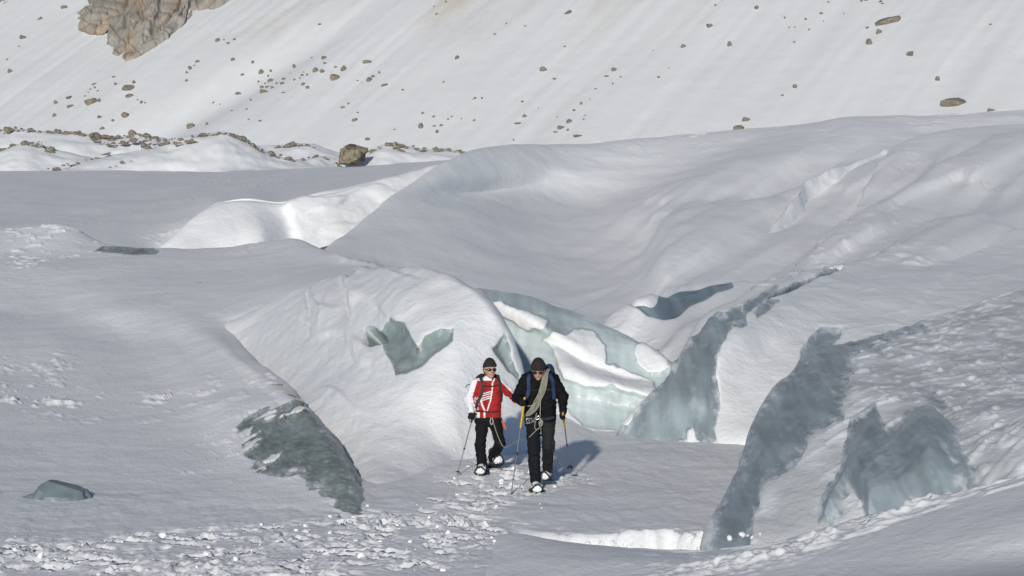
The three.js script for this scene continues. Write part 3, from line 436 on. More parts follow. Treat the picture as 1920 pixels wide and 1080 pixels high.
// bright scarp beyond the plateau
{
  const top = [[-11.692, 1.59, -41], [-11.196, 1.953, -41.5], [-10.604, 2.554, -42.5], [-9.851, 3.028, -43.5], [-8.925, 3.144, -44], [-7.897, 3.008, -44.5], [-7.533, 3.117, -44.5], [-6.604, 3.321, -45.3], [-5.237, 3.652, -46.8], [-3.818, 4.035, -48.4], [-1.785, 4.53, -51.5], [-1.016, 4.733, -53.5]];
  const rows = [move(top, 0, -0.6, -4), move(top, 0, -0.03, -0.7), top,
    [[-11.402, 1.46, -40.8], [-10.768, 1.843, -41.2], [-10.108, 2.336, -42.1], [-9.417, 2.721, -42.9], [-8.622, 2.816, -43.4], [-7.767, 2.637, -44.1], [-7.324, 2.761, -44.2], [-6.36, 2.997, -45], [-5.032, 3.339, -46.5], [-3.652, 3.771, -48.1], [-1.702, 4.372, -51.3], [-0.973, 4.53, -53.3]],
    [[-11.167, 1.306, -40.4], [-10.508, 1.469, -40.6], [-9.753, 1.835, -41.4], [-9.118, 2.079, -41.9], [-8.286, 2.207, -42.3], [-7.584, 2.198, -43.7], [-7.09, 2.285, -43.8], [-6.11, 2.533, -44.6], [-4.822, 2.864, -46.1], [-3.487, 3.357, -47.8], [-1.617, 4.097, -51], [-0.929, 4.288, -53]],
    [[-10.938, 0.777, -40], [-10.282, 0.937, -40.2], [-9.504, 1.08, -40.8], [-8.862, 1.234, -41.2], [-8.025, 1.395, -41.5], [-7.392, 1.418, -43], [-6.876, 1.499, -43.2], [-5.884, 1.737, -44], [-4.608, 2.138, -45.6], [-3.297, 2.743, -47.3], [-1.492, 3.648, -50.6], [-0.845, 3.928, -52.6]]];
  sheet('sunlit_scarp', rows, 330, 120, { displace: (p) => crust(p, 1) + smooth(-8.2, -7, p.x) * (0.06 * fbm(p.x * 0.7, p.y * 1.3, p.z * 0.5, 3) + 0.1 * smooth(0.05, 0.3, noise(p.x * 0.6, p.y * 1.6 - p.x * 0.4, 5))) });
}
// flat glacier behind it, up to the moraine
{
  const rows = [
    [[-21.899, 1.797, -36], [-15.692, 1.756, -37], [-12.61, 1.615, -38], [-11.53, 1.427, -40], [-10.606, 2.324, -42.5], [-9.851, 2.921, -43.5], [-8.926, 3.054, -44], [-7.897, 2.935, -44.5], [-6.604, 3.23, -45.3], [-5.238, 3.578, -46.8], [-3.818, 3.977, -48.4], [-1.785, 4.471, -51.5], [0.896, 4.53, -62], [6.425, 4.53, -80]],
    [[-24.54, 2.188, -44], [-17.322, 2.188, -44], [-13.899, 2.12, -45], [-12.415, 2.218, -46], [-11.261, 2.563, -47], [-10.319, 3.013, -47], [-9.286, 3.144, -47], [-8.267, 3.088, -48], [-6.972, 3.351, -49.5], [-5.592, 3.673, -52], [-4.139, 4.055, -55], [-1.971, 4.574, -60], [1.012, 4.631, -74], [6.659, 4.641, -84]],
    [[-29.826, 2.669, -60], [-21.054, 2.669, -60], [-16.852, 2.715, -61], [-15.018, 2.829, -62], [-13.594, 2.992, -63], [-12.594, 3.113, -64], [-11.454, 3.236, -65], [-10.277, 3.304, -67], [-8.767, 3.436, -70], [-7.091, 3.67, -74], [-5.161, 4.066, -76], [-2.409, 4.583, -80], [1.129, 4.671, -86], [7.243, 4.681, -94]],
    [[-38.421, 3.261, -86], [-27.121, 3.261, -86], [-21.655, 3.278, -87], [-19.253, 3.325, -88], [-17.388, 3.373, -89], [-16.072, 3.421, -90], [-14.585, 3.471, -91], [-12.922, 3.551, -92], [-10.869, 3.656, -94], [-8.589, 3.826, -96], [-6.232, 4.095, -98], [-2.848, 4.562, -100], [1.304, 4.66, -104], [8.06, 4.664, -108]],
    [[-49.665, 3.801, -120], [-35.057, 3.801, -120], [-27.754, 3.801, -120], [-24.467, 3.801, -120], [-21.911, 3.801, -120], [-20.085, 3.801, -120], [-18.076, 3.837, -120], [-15.885, 3.874, -120], [-13.146, 3.947, -120], [-10.224, 4.056, -120], [-7.302, 4.275, -120], [-3.286, 4.566, -120], [1.48, 4.641, -122], [8.878, 4.641, -122]],
    [[-62.896, 4.253, -160], [-44.397, 4.253, -160], [-35.148, 4.253, -160], [-30.986, 4.253, -160], [-27.748, 4.253, -160], [-25.436, 4.253, -160], [-22.892, 4.253, -160], [-20.117, 4.253, -160], [-16.649, 4.253, -160], [-12.949, 4.345, -160], [-9.249, 4.438, -160], [-4.162, 4.576, -160], [1.85, 4.668, -160], [11.098, 4.668, -160]]];
  rows[0] = move(rows[0], 0, -0.02, -1.2); rows.unshift(move(rows[0], 0, -1.5, -0.4));
  sheet('glacier_plain', rows, 300, 200, { displace: (p) => farCrust(p, 0.8) + plates(p, 0.05, 1.8) + 0.09 * fbm(p.x * 0.25, 1, p.z * 0.1, 3) });
}
// ---------- mountain side behind the glacier ----------
function slopeHeight(x, z) {
  let h = 5.2 + 0.53 * (0.53 * x - 0.85 * (z + 145));
  const across = 0.85 * x + 0.53 * z, along = 0.53 * x - 0.85 * z;
  h += 0.5 * fbm(x * 0.03, 1.1, z * 0.03, 3);
  h += (0.17 * fbm(across * 0.2 + 1.5 * noise(x * 0.02, 6, z * 0.02), 2.2, along * 0.03, 3) * smooth(-0.4, 0.4, noise(x * 0.035, 4.1, z * 0.035) + 0.1) + 0.03 * fbm(across * 0.9, 5.2, along * 0.05, 2)) * smooth(-45, -15, x);
  const run = Math.abs(noise(across * 0.5 + 0.6 * noise(x * 0.05, 0.2, z * 0.05), 7.1, along * 0.012));
  h -= 0.09 * smooth(0.14, 0, run) * smooth(0.0, 0.25, noise(x * 0.06, 9.4, z * 0.06) + 0.15);
  h += 0.03 * fbm(x * 0.8, 3.3, z * 0.8, 3);
  // shallow gully under the cliff
  const s = (x + 39) * 0.62 - (z + 168) * -0.78, g = s - 3;
  h -= 1.1 * Math.exp(-g * g / 14) * smooth(-8, -24, x);
  return h;
}
{
  const x0 = -85, x1 = 95, z0 = -60, z1 = -300, nu = 620, nv = 520, base = new Float64Array((nu + 1) * (nv + 1) * 3);
  for (let j = 0; j <= nv; j++) for (let i = 0; i <= nu; i++) { const x = mix(x0, x1, i / nu), z = mix(z0, z1, j / nv); base.set([x, slopeHeight(x, z), z], (j * (nu + 1) + i) * 3); }
  build('snow_slope', base, nu, nv, { cover: 0, material: snowMaterial, tone: (p) => {
    // wind-blown dust and grit lying on the snow in streaks below the outcrops
    const across = 0.85 * p.x + 0.53 * p.z, along = 0.53 * p.x - 0.85 * p.z;
    const d = smooth(0.1, 0.7, fbm(across * 0.22, 1.5, along * 0.03, 4) + 0.25 * noise(p.x * 1.9, 2, p.z * 1.9) + 0.25) * smooth(14, 21, p.y + 2 * noise(p.x * 0.2, 3, p.z * 0.2)) * smooth(40, 5, Math.abs(p.x + 12));
    const g = 0.93 + 0.05 * noise(across * 0.6, 4, along * 0.04);
    return [g * mix(1, 0.86, d), g * mix(1, 0.8, d), g * mix(1, 0.7, d)];
  } });
}
// rock
const rockMaterial = new THREE.MeshStandardMaterial({ name: 'granite', color: 0xffffff, roughness: 0.92, vertexColors: true });
function boulderGeometry(seed, detail = 3, faces = 9) {
  const r = random(seed), planes = [];
  for (let i = 0; i < faces; i++) { const a = r() * Math.PI * 2, y = r() * 2 - 1, s = Math.sqrt(1 - y * y); planes.push([Math.cos(a) * s, y, Math.sin(a) * s, 0.42 + 0.45 * r()]); }
  let g = new THREE.IcosahedronGeometry(1, detail); g.deleteAttribute('uv'); g.deleteAttribute('normal'); g = mergeVertices(g, 1e-4);
  const p = g.attributes.position, col = new Float32Array(p.count * 3), warm = r();
  for (let i = 0; i < p.count; i++) {
    const x = p.getX(i), y = p.getY(i), z = p.getZ(i); let d = 1.05;
    for (const q of planes) { const c = q[0] * x + q[1] * y + q[2] * z; if (c > 0.05) d = Math.min(d, q[3] / c); }
    d *= 1 + 0.09 * fbm(x * 2.2 + seed, y * 2.2, z * 2.2, 3);
    p.setXYZ(i, x * d, y * d, z * d);
    const k = 1 + 0.5 * fbm(x * 2.5 + seed, y * 2.5, z * 2.5, 3), m = smooth(-0.1, 0.5, noise(x * 1.6, y * 1.6 + seed, z * 1.6)) * (0.5 + warm);
    col.set([0.21 * k * mix(1, 1.05, m), 0.19 * k * mix(1, 0.9, m), 0.155 * k * mix(1, 0.78, m)], i * 3);
  }
  g.setAttribute('color', new THREE.BufferAttribute(col, 3));
  g = g.toNonIndexed(); g.computeVertexNormals();
  // soften: average flat normals a little by welding nearly parallel ones is not needed at this size
  return g;
}
const boulders = [11, 23, 37, 41, 59, 67, 73].map((s) => boulderGeometry(s, 2));
const bigBoulders = [101, 113, 127, 131, 149].map((s) => boulderGeometry(s, 4, 13));
const rockRandom = random(99);
const small = ['', 'first', 'second', 'third', 'fourth', 'fifth', 'sixth', 'seventh', 'eighth', 'ninth', 'tenth', 'eleventh', 'twelfth', 'thirteenth', 'fourteenth', 'fifteenth', 'sixteenth', 'seventeenth', 'eighteenth', 'nineteenth', 'twentieth'];
const ordinal = (n) => n <= 20 ? small[n] : n % 10 === 0 ? { 3: 'thirtieth', 4: 'fortieth' }[n / 10] : { 2: 'twenty', 3: 'thirty', 4: 'forty' }[Math.floor(n / 10)] + '-' + small[n % 10];
// alike stones of one group are told apart by counting from the left, as seen from the glacier
function countFromLeft(list) { list.sort((a, b) => a.position.x / (30 - a.position.z) - b.position.x / (30 - b.position.z)).forEach((m, i) => { const l = m.userData.label, [, head, tail] = l.match(/^(.*?(?:stone|rock))(.*)$/); m.userData.label = `${ordinal(i + 1)} ${head} from left${tail}`; }); }
function rock(x, y, z, w, h, geometries, name, label, group, tall = 1) {
  const m = new THREE.Mesh(geometries[Math.floor(rockRandom() * geometries.length)], rockMaterial);
  m.position.set(x, y, z); m.rotation.set(rockRandom() * 0.5 - 0.25, rockRandom() * 6.28, rockRandom() * 0.7 - 0.35);
  m.scale.set(w * 0.56, h * 0.6 * tall, (w + h) * 0.3);
  m.rotation.y = Math.round(rockRandom() * 2) * Math.PI * 0.5 + rockRandom() * 0.5;
  if (Math.abs(Math.sin(m.rotation.y)) > 0.7) m.scale.set((w + h) * 0.3, h * 0.6 * tall, w * 0.56);
  return place(m, name, { label, category: 'rock', ...(group ? { group } : {}) });
}
// single rocks on the slope: [x, z, width, height]
const notable = [
  [[[30.679, -149.455, 2.013, 1.138]], 'largest brown boulder high on the right of the snow slope'],
  [[[32.779, -132.712, 1.825, 0.873]], 'long brown boulder low on the far right of the snow slope'],
  [[[31.253, -142.383, 0.714, 0.672]], 'round dark rock between the two big boulders on the right slope'],
  [[[29.626, -147.784, 0.607, 0.563]], 'rock just below the largest boulder on the upper right slope'],
  [[[28.569, -146.265, 0.473, 0.688]], 'upright pale rock left of the round rock on the right slope'],
  [[[32.396, -137.167, 0.53, 0.489]], 'small grey rock above the long boulder on the far right'],
  [[[34.873, -129.771, 0.584, 0.312]], 'flat rock right of the long boulder at the foot of the slope'],
  [[[22.232, -142.361, 0.546, 0.462]], 'lone brown rock on bare snow in the right half of slope'],
  [[[17.387, -137.827, 0.818, 0.532]], 'brown rock poking up at the edge of the glacier crest'],
  [[[18.02, -138.826, 0.617, 0.494]], 'leaning rock directly above the one at the glacier crest'],
  [[[18.176, -153.601, 0.537, 0.582]], 'pointed triangular rock on the upper right slope'],
  [[[16.885, -158.165, 0.505, 0.642]], 'oval rock near the top of the slope, right of centre'],
  [[[14.504, -155.63, 0.543, 0.407]], 'slanted dark rock left of the pointed triangular rock'],
  [[[5.177, -169.553, 0.778, 0.438]], 'wide flat rock near the top edge at centre of slope'],
  [[[2.665, -159.264, 0.877, 0.461]], 'wide brown rock in the middle of the snow slope'],
  [[[-13.281, -171.884, 0.788, 0.492]], 'square grey rock standing alone above the rock cluster'],
  [[[-15.984, -170.06, 1.024, 0.878]], 'reddish brown boulder at right of the rock cluster'],
  [[[-12.768, -167.641, 0.771, 0.53]], 'pale rock right of the reddish brown boulder'],
  [[[-18.187, -172.983, 0.643, 0.594]], 'buff rock left of the reddish brown boulder'],
  [[[-29.532, -170.797, 0.881, 0.881]], 'wedge shaped brown rock alone on snow above the moraine'],
  [[[-36.083, -175.302, 1.151, 0.751]], 'twin-topped boulder above the moraine on the left'],
  [[[-40.59, -180.618, 1.386, 1.078]], 'long slanted brown boulder at left below the cliff'],
  [[[-36.887, -181.179, 1.287, 0.618]], 'pale slanted rock right of the long slanted boulder'],
  [[[-43.079, -183.6, 0.729, 0.521]], 'tan rock upper left of the long slanted boulder'],
  [[[-42.493, -181.153, 0.669, 0.463]], 'tan rock left of the long slanted boulder, lower one'],
  [[[-52.229, -205.298, 0.975, 0.459]], 'flat dark rock on snow left of the cliff'],
  [[[-49.076, -211.314, 0.706, 0.588]], 'rock near the top edge between the two cliffs'],
  [[[-38.462, -172.74, 0.741, 0.544]], 'tan rock resting on top of the left moraine ridge'],
];
for (const [[[x, z, w, h]], label] of notable) rock(x, slopeHeight(x, z) + h * 0.02, z + 0.1, w, h, bigBoulders, 'boulder', label);
const scattered = [
  ['small rock on snow left of the cliff', 'small rocks left of the cliff', [[-51.372, -209.671, 0.526, 0.526], [-51.577, -195.978, 0.441, 0.661], [-52.797, -199.932, 0.224, 0.224], [-52.245, -203.028, 0.284, 0.227]]],
  ['small rock below the cliff, above the left moraine', 'small rocks between cliff and moraine', [[-39.04, -185.482, 0.42, 0.21], [-38.51, -183.375, 0.364, 0.416], [-36.505, -182.271, 0.466, 0.362], [-41.001, -185.303, 0.525, 0.367], [-41.094, -184.121, 0.261, 0.261], [-40.216, -183.04, 0.208, 0.208], [-41.344, -182.691, 0.259, 0.259], [-44.357, -183.228, 0.416, 0.468], [-39.497, -180.255, 0.359, 0.461], [-43.772, -179.85, 0.409, 0.46], [-38.749, -176.461, 0.453, 0.453], [-37.244, -174.79, 0.25, 0.25], [-38.046, -173.712, 0.596, 0.397], [-36.434, -179.424, 0.613, 0.408], [-34.988, -177.154, 0.303, 0.404], [-34.57, -176.759, 0.202, 0.202], [-27.644, -168.782, 0.291, 0.291], [-41.173, -183.434, 0.208, 0.208], [-35.474, -177.949, 0.203, 0.203], [-40.67, -184.084, 0.209, 0.261]]],
  ['small rock on the open slope right of the cliff', 'small rocks right of the cliff', [[-29.017, -187.046, 0.423, 0.423], [-27.278, -186.211, 0.316, 0.316], [-27.825, -185.55, 0.315, 0.315], [-30.459, -183.018, 0.415, 0.26], [-31.005, -181.759, 0.465, 0.413], [-31.208, -181.028, 0.257, 0.309], [-30.989, -179.158, 0.255, 0.357], [-25.63, -175.295, 0.651, 0.45], [-25.552, -178.394, 0.305, 0.406], [-26.821, -181.26, 0.361, 0.361], [-24.786, -180.101, 0.256, 0.359], [-27.843, -174.646, 0.2, 0.2], [-24.003, -171.614, 0.197, 0.246], [-25.548, -170.226, 0.244, 0.244], [-24.039, -169.005, 0.194, 0.194], [-23.555, -166.125, 0.191, 0.191], [-27.133, -174.171, 0.149, 0.149], [-30.666, -182.278, 0.207, 0.207], [-28.416, -186.885, 0.212, 0.212], [-18.735, -184.602, 0.366, 0.262], [-18.92, -177.894, 0.203, 0.304]]],
  ['small rock in the loose cluster at left of slope centre', 'rock cluster left of slope centre', [[-17.47, -175.642, 0.702, 0.451], [-17.33, -173.959, 0.448, 0.249], [-20.527, -177.273, 0.404, 0.606], [-22.837, -178.129, 0.304, 0.304], [-23.765, -178.275, 0.355, 0.559], [-22.596, -175.88, 0.502, 0.452], [-17.422, -172.101, 0.443, 0.345], [-16.274, -172.509, 0.296, 0.296], [-15.51, -171.506, 0.442, 0.639], [-12.504, -168.041, 0.338, 0.338], [-12.003, -168.515, 0.242, 0.436], [-11.282, -165.148, 0.523, 0.333], [-9.575, -163.213, 0.236, 0.236], [-21.198, -174.442, 0.399, 0.399], [-21.214, -173.14, 0.545, 0.347], [-20.075, -172.604, 0.296, 0.296], [-22.145, -173.059, 0.545, 0.297], [-22.954, -172.779, 0.791, 0.445], [-23.289, -174.906, 0.45, 0.25], [-22.762, -174.189, 0.448, 0.249], [-23.829, -176.603, 0.252, 0.252], [-19.042, -170.494, 0.293, 0.391], [-18.559, -169.473, 0.34, 0.486], [-19.369, -172.955, 0.247, 0.247], [-18.884, -172.505, 0.197, 0.247], [-13.919, -168.307, 0.193, 0.193], [-13.557, -167.946, 0.145, 0.145], [-20.802, -170.054, 0.39, 0.146], [-22.343, -164.682, 0.332, 0.237], [-22.607, -172.311, 0.247, 0.247], [-21.786, -173.885, 0.249, 0.249], [-20.724, -175.69, 0.201, 0.201], [-23.134, -175.764, 0.251, 0.251], [-19.294, -173.741, 0.199, 0.199], [-19.52, -172.463, 0.197, 0.197], [-22.995, -177.252, 0.202, 0.202]]],
  ['small rock on smooth snow above the boulder in the moraine', 'small rocks above the moraine boulder', [[-14.893, -163.314, 0.424, 0.236], [-14.409, -163.766, 0.236, 0.236], [-13.603, -159.658, 0.462, 0.324], [-13.42, -161.039, 0.233, 0.233], [-12.143, -155.585, 0.452, 0.271], [-9.947, -155.926, 0.181, 0.272]]],
  ['small rock low on the slope right of the moraine boulder', 'small rocks low on the slope', [[-7.637, -154.745, 0.405, 0.54], [-7.6, -157.227, 0.228, 0.228], [-6.646, -155.972, 0.272, 0.272], [-6.498, -154.318, 0.315, 0.225], [-5.907, -154.038, 0.359, 0.179], [-6.231, -153.02, 0.223, 0.402], [-5.389, -154.735, 0.18, 0.18], [-5.038, -155.026, 0.18, 0.18], [-3.158, -152.974, 0.223, 0.223], [-3.138, -157.159, 0.228, 0.228], [-2.541, -156.762, 0.182, 0.182], [-3.366, -157.204, 0.137, 0.137], [-4.866, -166.526, 0.383, 0.719], [-1.546, -169.215, 0.243, 0.243], [-0.487, -170.919, 0.196, 0.196], [-6.338, -180.875, 0.257, 0.257], [-7.454, -180.631, 0.205, 0.205], [-7.181, -178.583, 0.254, 0.254], [-5.973, -162.128, 0.234, 0.234], [-4.252, -154.098, 0.135, 0.135]]],
  ['small rock in the trail of stones down the slope centre', 'stones in the middle of the slope', [[1.209, -169.326, 0.146, 0.194], [4.626, -162.581, 0.188, 0.188], [3.677, -156.911, 0.319, 0.182], [8.617, -154.848, 0.451, 0.496], [7.958, -154.105, 0.494, 0.359], [9.073, -153.131, 0.268, 0.179], [8.365, -152.224, 0.178, 0.178], [6.907, -152.255, 0.267, 0.178], [12.007, -156.709, 0.137, 0.182], [12.128, -150.946, 0.309, 0.176], [13.003, -152.164, 0.133, 0.133], [5.649, -150.179, 0.176, 0.307], [5.102, -149.415, 0.262, 0.394], [1.057, -151.25, 0.398, 0.309], [0.526, -150.275, 0.659, 0.308], [0.851, -154.295, 0.27, 0.27], [4.658, -147.394, 0.432, 0.346], [3.997, -146.735, 0.56, 0.431], [3.515, -146.261, 0.43, 0.258], [4.49, -145.83, 0.214, 0.257], [5.766, -146.973, 0.173, 0.173], [5.921, -147.77, 0.173, 0.173], [6.407, -150.604, 0.132, 0.132], [5.254, -144.18, 0.764, 0.255], [0.129, -147.254, 0.216, 0.259], [3.703, -149.217, 0.131, 0.131], [2.172, -152.373, 0.133, 0.133]]],
  ['small rock scattered high on the right of the slope', 'small rocks high on the right', [[21.021, -158.923, 0.368, 0.415], [17.737, -162.061, 0.234, 0.281], [18.409, -162.785, 0.282, 0.282], [28.9, -149.183, 0.306, 0.218], [21.106, -141.33, 0.209, 0.209], [23.156, -150.414, 0.22, 0.22], [24.596, -154.093, 0.224, 0.269], [23.038, -155.571, 0.181, 0.226], [24.581, -151.95, 0.177, 0.177], [23.094, -153.468, 0.134, 0.134], [23.555, -153.25, 0.134, 0.134], [25.969, -154.36, 0.315, 0.225], [25.889, -152.813, 0.134, 0.178], [29.672, -154.664, 0.405, 0.225], [30.713, -153.657, 0.313, 0.269], [30.877, -153.302, 0.268, 0.223], [29.303, -154.586, 0.225, 0.225], [37.737, -143.476, 0.211, 0.211], [27.923, -132.675, 0.635, 0.198], [27.62, -153.154, 0.134, 0.134], [26.792, -156.092, 0.181, 0.181]]],
];
for (const [label, group, list] of scattered) countFromLeft(list.map(([x, z, w, h]) => rock(x, slopeHeight(x, z) + h * 0.02, z + 0.05, w * (0.95 + 0.35 * rockRandom()), h * (0.8 + 0.3 * rockRandom()), boulders, 'slope_rock', label, group)));
// cliffs of jointed granite
function cliff(name, label, rows, nu, nv) {
  const base = new Float64Array((nu + 1) * (nv + 1) * 3), lines = rows.map((r) => Array.from({ length: nu + 1 }, (_, i) => spline(r, i / nu * (r.length - 1))));
  for (let j = 0; j <= nv; j++) for (let i = 0; i <= nu; i++) base.set(spline(lines.map((l) => l[i]), j / nv * (rows.length - 1)), (j * (nu + 1) + i) * 3);
  const joint = (p) => { const w = 0.5 * noise(p.x * 0.3, p.y * 0.3, 1), a = Math.abs(noise(p.x * 0.42 - p.y * 0.12 + w, p.y * 0.09, 2)), b = Math.abs(noise(p.x * 0.3 + p.y * 0.42 + w, p.y * 0.1 - p.x * 0.1, 9)), c = Math.abs(noise(p.x * 1.1 - p.y * 0.3, p.y * 0.35, 6)); return Math.max(smooth(0.09, 0, a), 0.7 * smooth(0.05, 0, b), 0.5 * smooth(0.06, 0, c)); };
  return build(name, base, nu, nv, { cover: 0, material: rockMaterial, data: { label, category: 'cliff' },
    displace: (p) => 0.75 * fbm(p.x * 0.28, p.y * 0.16, p.z * 0.2, 3) + 0.5 * (Math.floor(3 * (noise(p.x * 0.42 - p.y * 0.12, p.y * 0.09, 2) + 0.5)) / 3) + 0.12 * fbm(p.x * 1.4, p.y * 0.9, p.z, 3) - 0.55 * joint(p),
    tone: (p) => { const m = smooth(0.0, 0.5, fbm(p.x * 0.35, p.y * 0.25, 4, 3)), k = 1 + 0.25 * fbm(p.x * 0.9, p.y * 0.5, 7, 4), j = 0.55 * joint(p) * smooth(-0.4, 0.3, noise(p.x, p.y, 5) + 0.2); return [mix(0.34, 0.36, m) * k * (1 - j * 0.5), mix(0.315, 0.29, m) * k * (1 - j * 0.56), mix(0.27, 0.215, m) * k * (1 - j * 0.62)]; } });
}
cliff('granite_cliff', 'broad cracked grey-brown rock face at the top left of the slope', [
  [[-48.198, 21.077, -212.469], [-46.066, 18.303, -205.053], [-43.472, 17.426, -201.523], [-42.355, 17.764, -201.577], [-41.343, 15.478, -195.927], [-39.054, 14.142, -191.583], [-37.18, 14.858, -191.998], [-35.182, 16.546, -194.472], [-33.365, 18.216, -197.021], [-33.079, 19.87, -200.477], [-30.748, 20.017, -199.361], [-28.619, 21.616, -201.561]],
  [[-46.71, 20.534, -207.871], [-45.198, 18.482, -202.368], [-42.913, 17.682, -199.162], [-41.797, 17.958, -199.154], [-40.582, 15.55, -192.967], [-38.547, 14.349, -189.028], [-36.877, 15.064, -189.573], [-35.008, 16.681, -192.002], [-33.282, 18.342, -194.616], [-33.111, 20.062, -198.409], [-30.6, 20.189, -197.046], [-28.642, 21.852, -199.521]],
  [[-46.301, 21.244, -208.181], [-44.522, 19.158, -202.41], [-42.881, 18.576, -200.233], [-41.866, 19.058, -200.819], [-40.078, 16.565, -193.834], [-38.435, 15.645, -190.592], [-37.177, 16.081, -190.777], [-35.748, 17.615, -193.308], [-34.211, 19.307, -196.125], [-33.673, 21.004, -200.028], [-31.127, 21.117, -198.535], [-29.082, 22.731, -200.854]],
  [[-46.999, 24.03, -214.346], [-45.688, 23.242, -211.76], [-43.75, 22.439, -208.819], [-42.519, 22.245, -207.756], [-40.999, 20.924, -203.631], [-39.368, 20.161, -200.676], [-38.256, 20.498, -200.732], [-36.77, 21.48, -201.996], [-35.221, 22.619, -203.719], [-34.271, 23.689, -205.807], [-32.039, 23.811, -204.533], [-29.949, 25.071, -206.036]],
  [[-50.16, 32.777, -235.874], [-48.946, 32.671, -234.876], [-47.61, 32.563, -233.862], [-46.302, 32.467, -232.957], [-44.918, 32.319, -231.562], [-43.547, 32.172, -230.176], [-41.949, 32.032, -228.86], [-40.082, 31.868, -227.322], [-37.984, 31.703, -225.769], [-36.498, 31.611, -224.899], [-34.251, 31.396, -222.873], [-31.522, 31.157, -220.628]],
  [[-51.845, 36.122, -248.494], [-50.578, 36.003, -247.45], [-49.163, 35.871, -246.286], [-47.76, 35.74, -245.132], [-46.369, 35.61, -243.987], [-44.99, 35.482, -242.852], [-43.319, 35.326, -241.477], [-41.366, 35.143, -239.871], [-39.142, 34.936, -238.041], [-37.529, 34.785, -236.715], [-35.213, 34.569, -234.81], [-32.363, 34.304, -232.467]],
], 240, 200);
cliff('granite_cliff', 'small brown rock corner in the top left of the view', [
  [[-62.813, 18.863, -216.63], [-59.511, 20.373, -217.912], [-57.722, 20.917, -218.003], [-57.338, 21.956, -220.054], [-56.948, 23.013, -222.138], [-56.897, 25.752, -228.138]],
  [[-62.196, 19.077, -214.23], [-59.077, 20.582, -215.628], [-57.376, 21.125, -215.773], [-57.152, 22.168, -217.952], [-56.85, 23.226, -220.114], [-56.834, 25.961, -226.185]],
  [[-64.781, 22.92, -223.367], [-60.936, 23.145, -221.459], [-59.431, 23.496, -221.3], [-59.088, 24.356, -223.003], [-58.591, 25.217, -224.614], [-58.647, 27.823, -230.463]],
  [[-70.692, 31.956, -246.918], [-66.939, 31.657, -243.896], [-65.296, 31.526, -242.574], [-64.156, 31.435, -241.656], [-63.388, 32.215, -242.916], [-62.287, 32.975, -243.921]],
  [[-74.197, 35.422, -260.769], [-70.255, 35.084, -257.589], [-68.531, 34.936, -256.197], [-67.334, 34.834, -255.232], [-66.528, 35.662, -256.556], [-65.373, 36.466, -257.613]]], 70, 70);
// moraine hummocks with stones along their crests
const hummocks = [
  [[-48.28, 5.526, -134], [-40.689, 6.203, -134], [-38.29, 6.64, -134], [-35.676, 6.746, -133], [-32.507, 6.588, -133], [-30.132, 6.232, -133], [-27.751, 6.43, -133], [-26.168, 6.192, -133], [-22.344, 5.645, -134], [-17.662, 5.692, -135], [-14.853, 5.612, -135], [-12.119, 4.853, -136], [-8.08, 4.53, -136]],
  [[-46.53, 4.53, -128], [-39.735, 4.835, -127], [-37.2, 5.136, -126], [-35.07, 5.546, -125], [-33.861, 5.735, -125], [-32.059, 5.132, -125], [-29.613, 4.643, -125], [-27.164, 4.342, -125], [-24.903, 4.003, -125], [-22.642, 3.701, -125]],
  [[-31.823, 3.865, -122], [-28.298, 4.753, -123], [-25.103, 5.502, -124], [-23.753, 6.036, -125], [-22.243, 6.299, -125], [-19.98, 6.412, -125], [-18.476, 5.772, -125], [-16.785, 4.944, -125], [-15.09, 4.492, -125], [-12.746, 4.006, -124], [-9.748, 3.781, -124]],
  [[-18.347, 3.767, -127], [-15.285, 4.454, -127], [-13.755, 4.835, -127], [-12.305, 4.607, -128], [-10.381, 5.106, -128], [-8.841, 5.681, -128], [-6.535, 5.413, -128], [-4.229, 5.259, -128], [-2.691, 4.991, -128], [0, 4.799, -128], [3.076, 4.607, -128]],
];
hummocks.forEach((crest) => {
  const foot = crest.map(([x, y, z]) => [x + 0.2, 3.6, z + 3.5 + (y - 3.6) * 1.3]);
  sheet('moraine_hummock', [move(foot, 0, -0.7, 2.5), foot, crest.map(([x, y, z], i) => [x, mix(foot[i][1], y, 0.62), mix(foot[i][2], z, 0.5)]), crest, move(crest, 0, -0.6, -2.5), move(crest, 0, -2.6, -6)], 200, 60, { displace: (p) => farCrust(p, 1.6) + 0.12 * fbm(p.x * 0.5, p.y, p.z * 0.5, 3) });
});
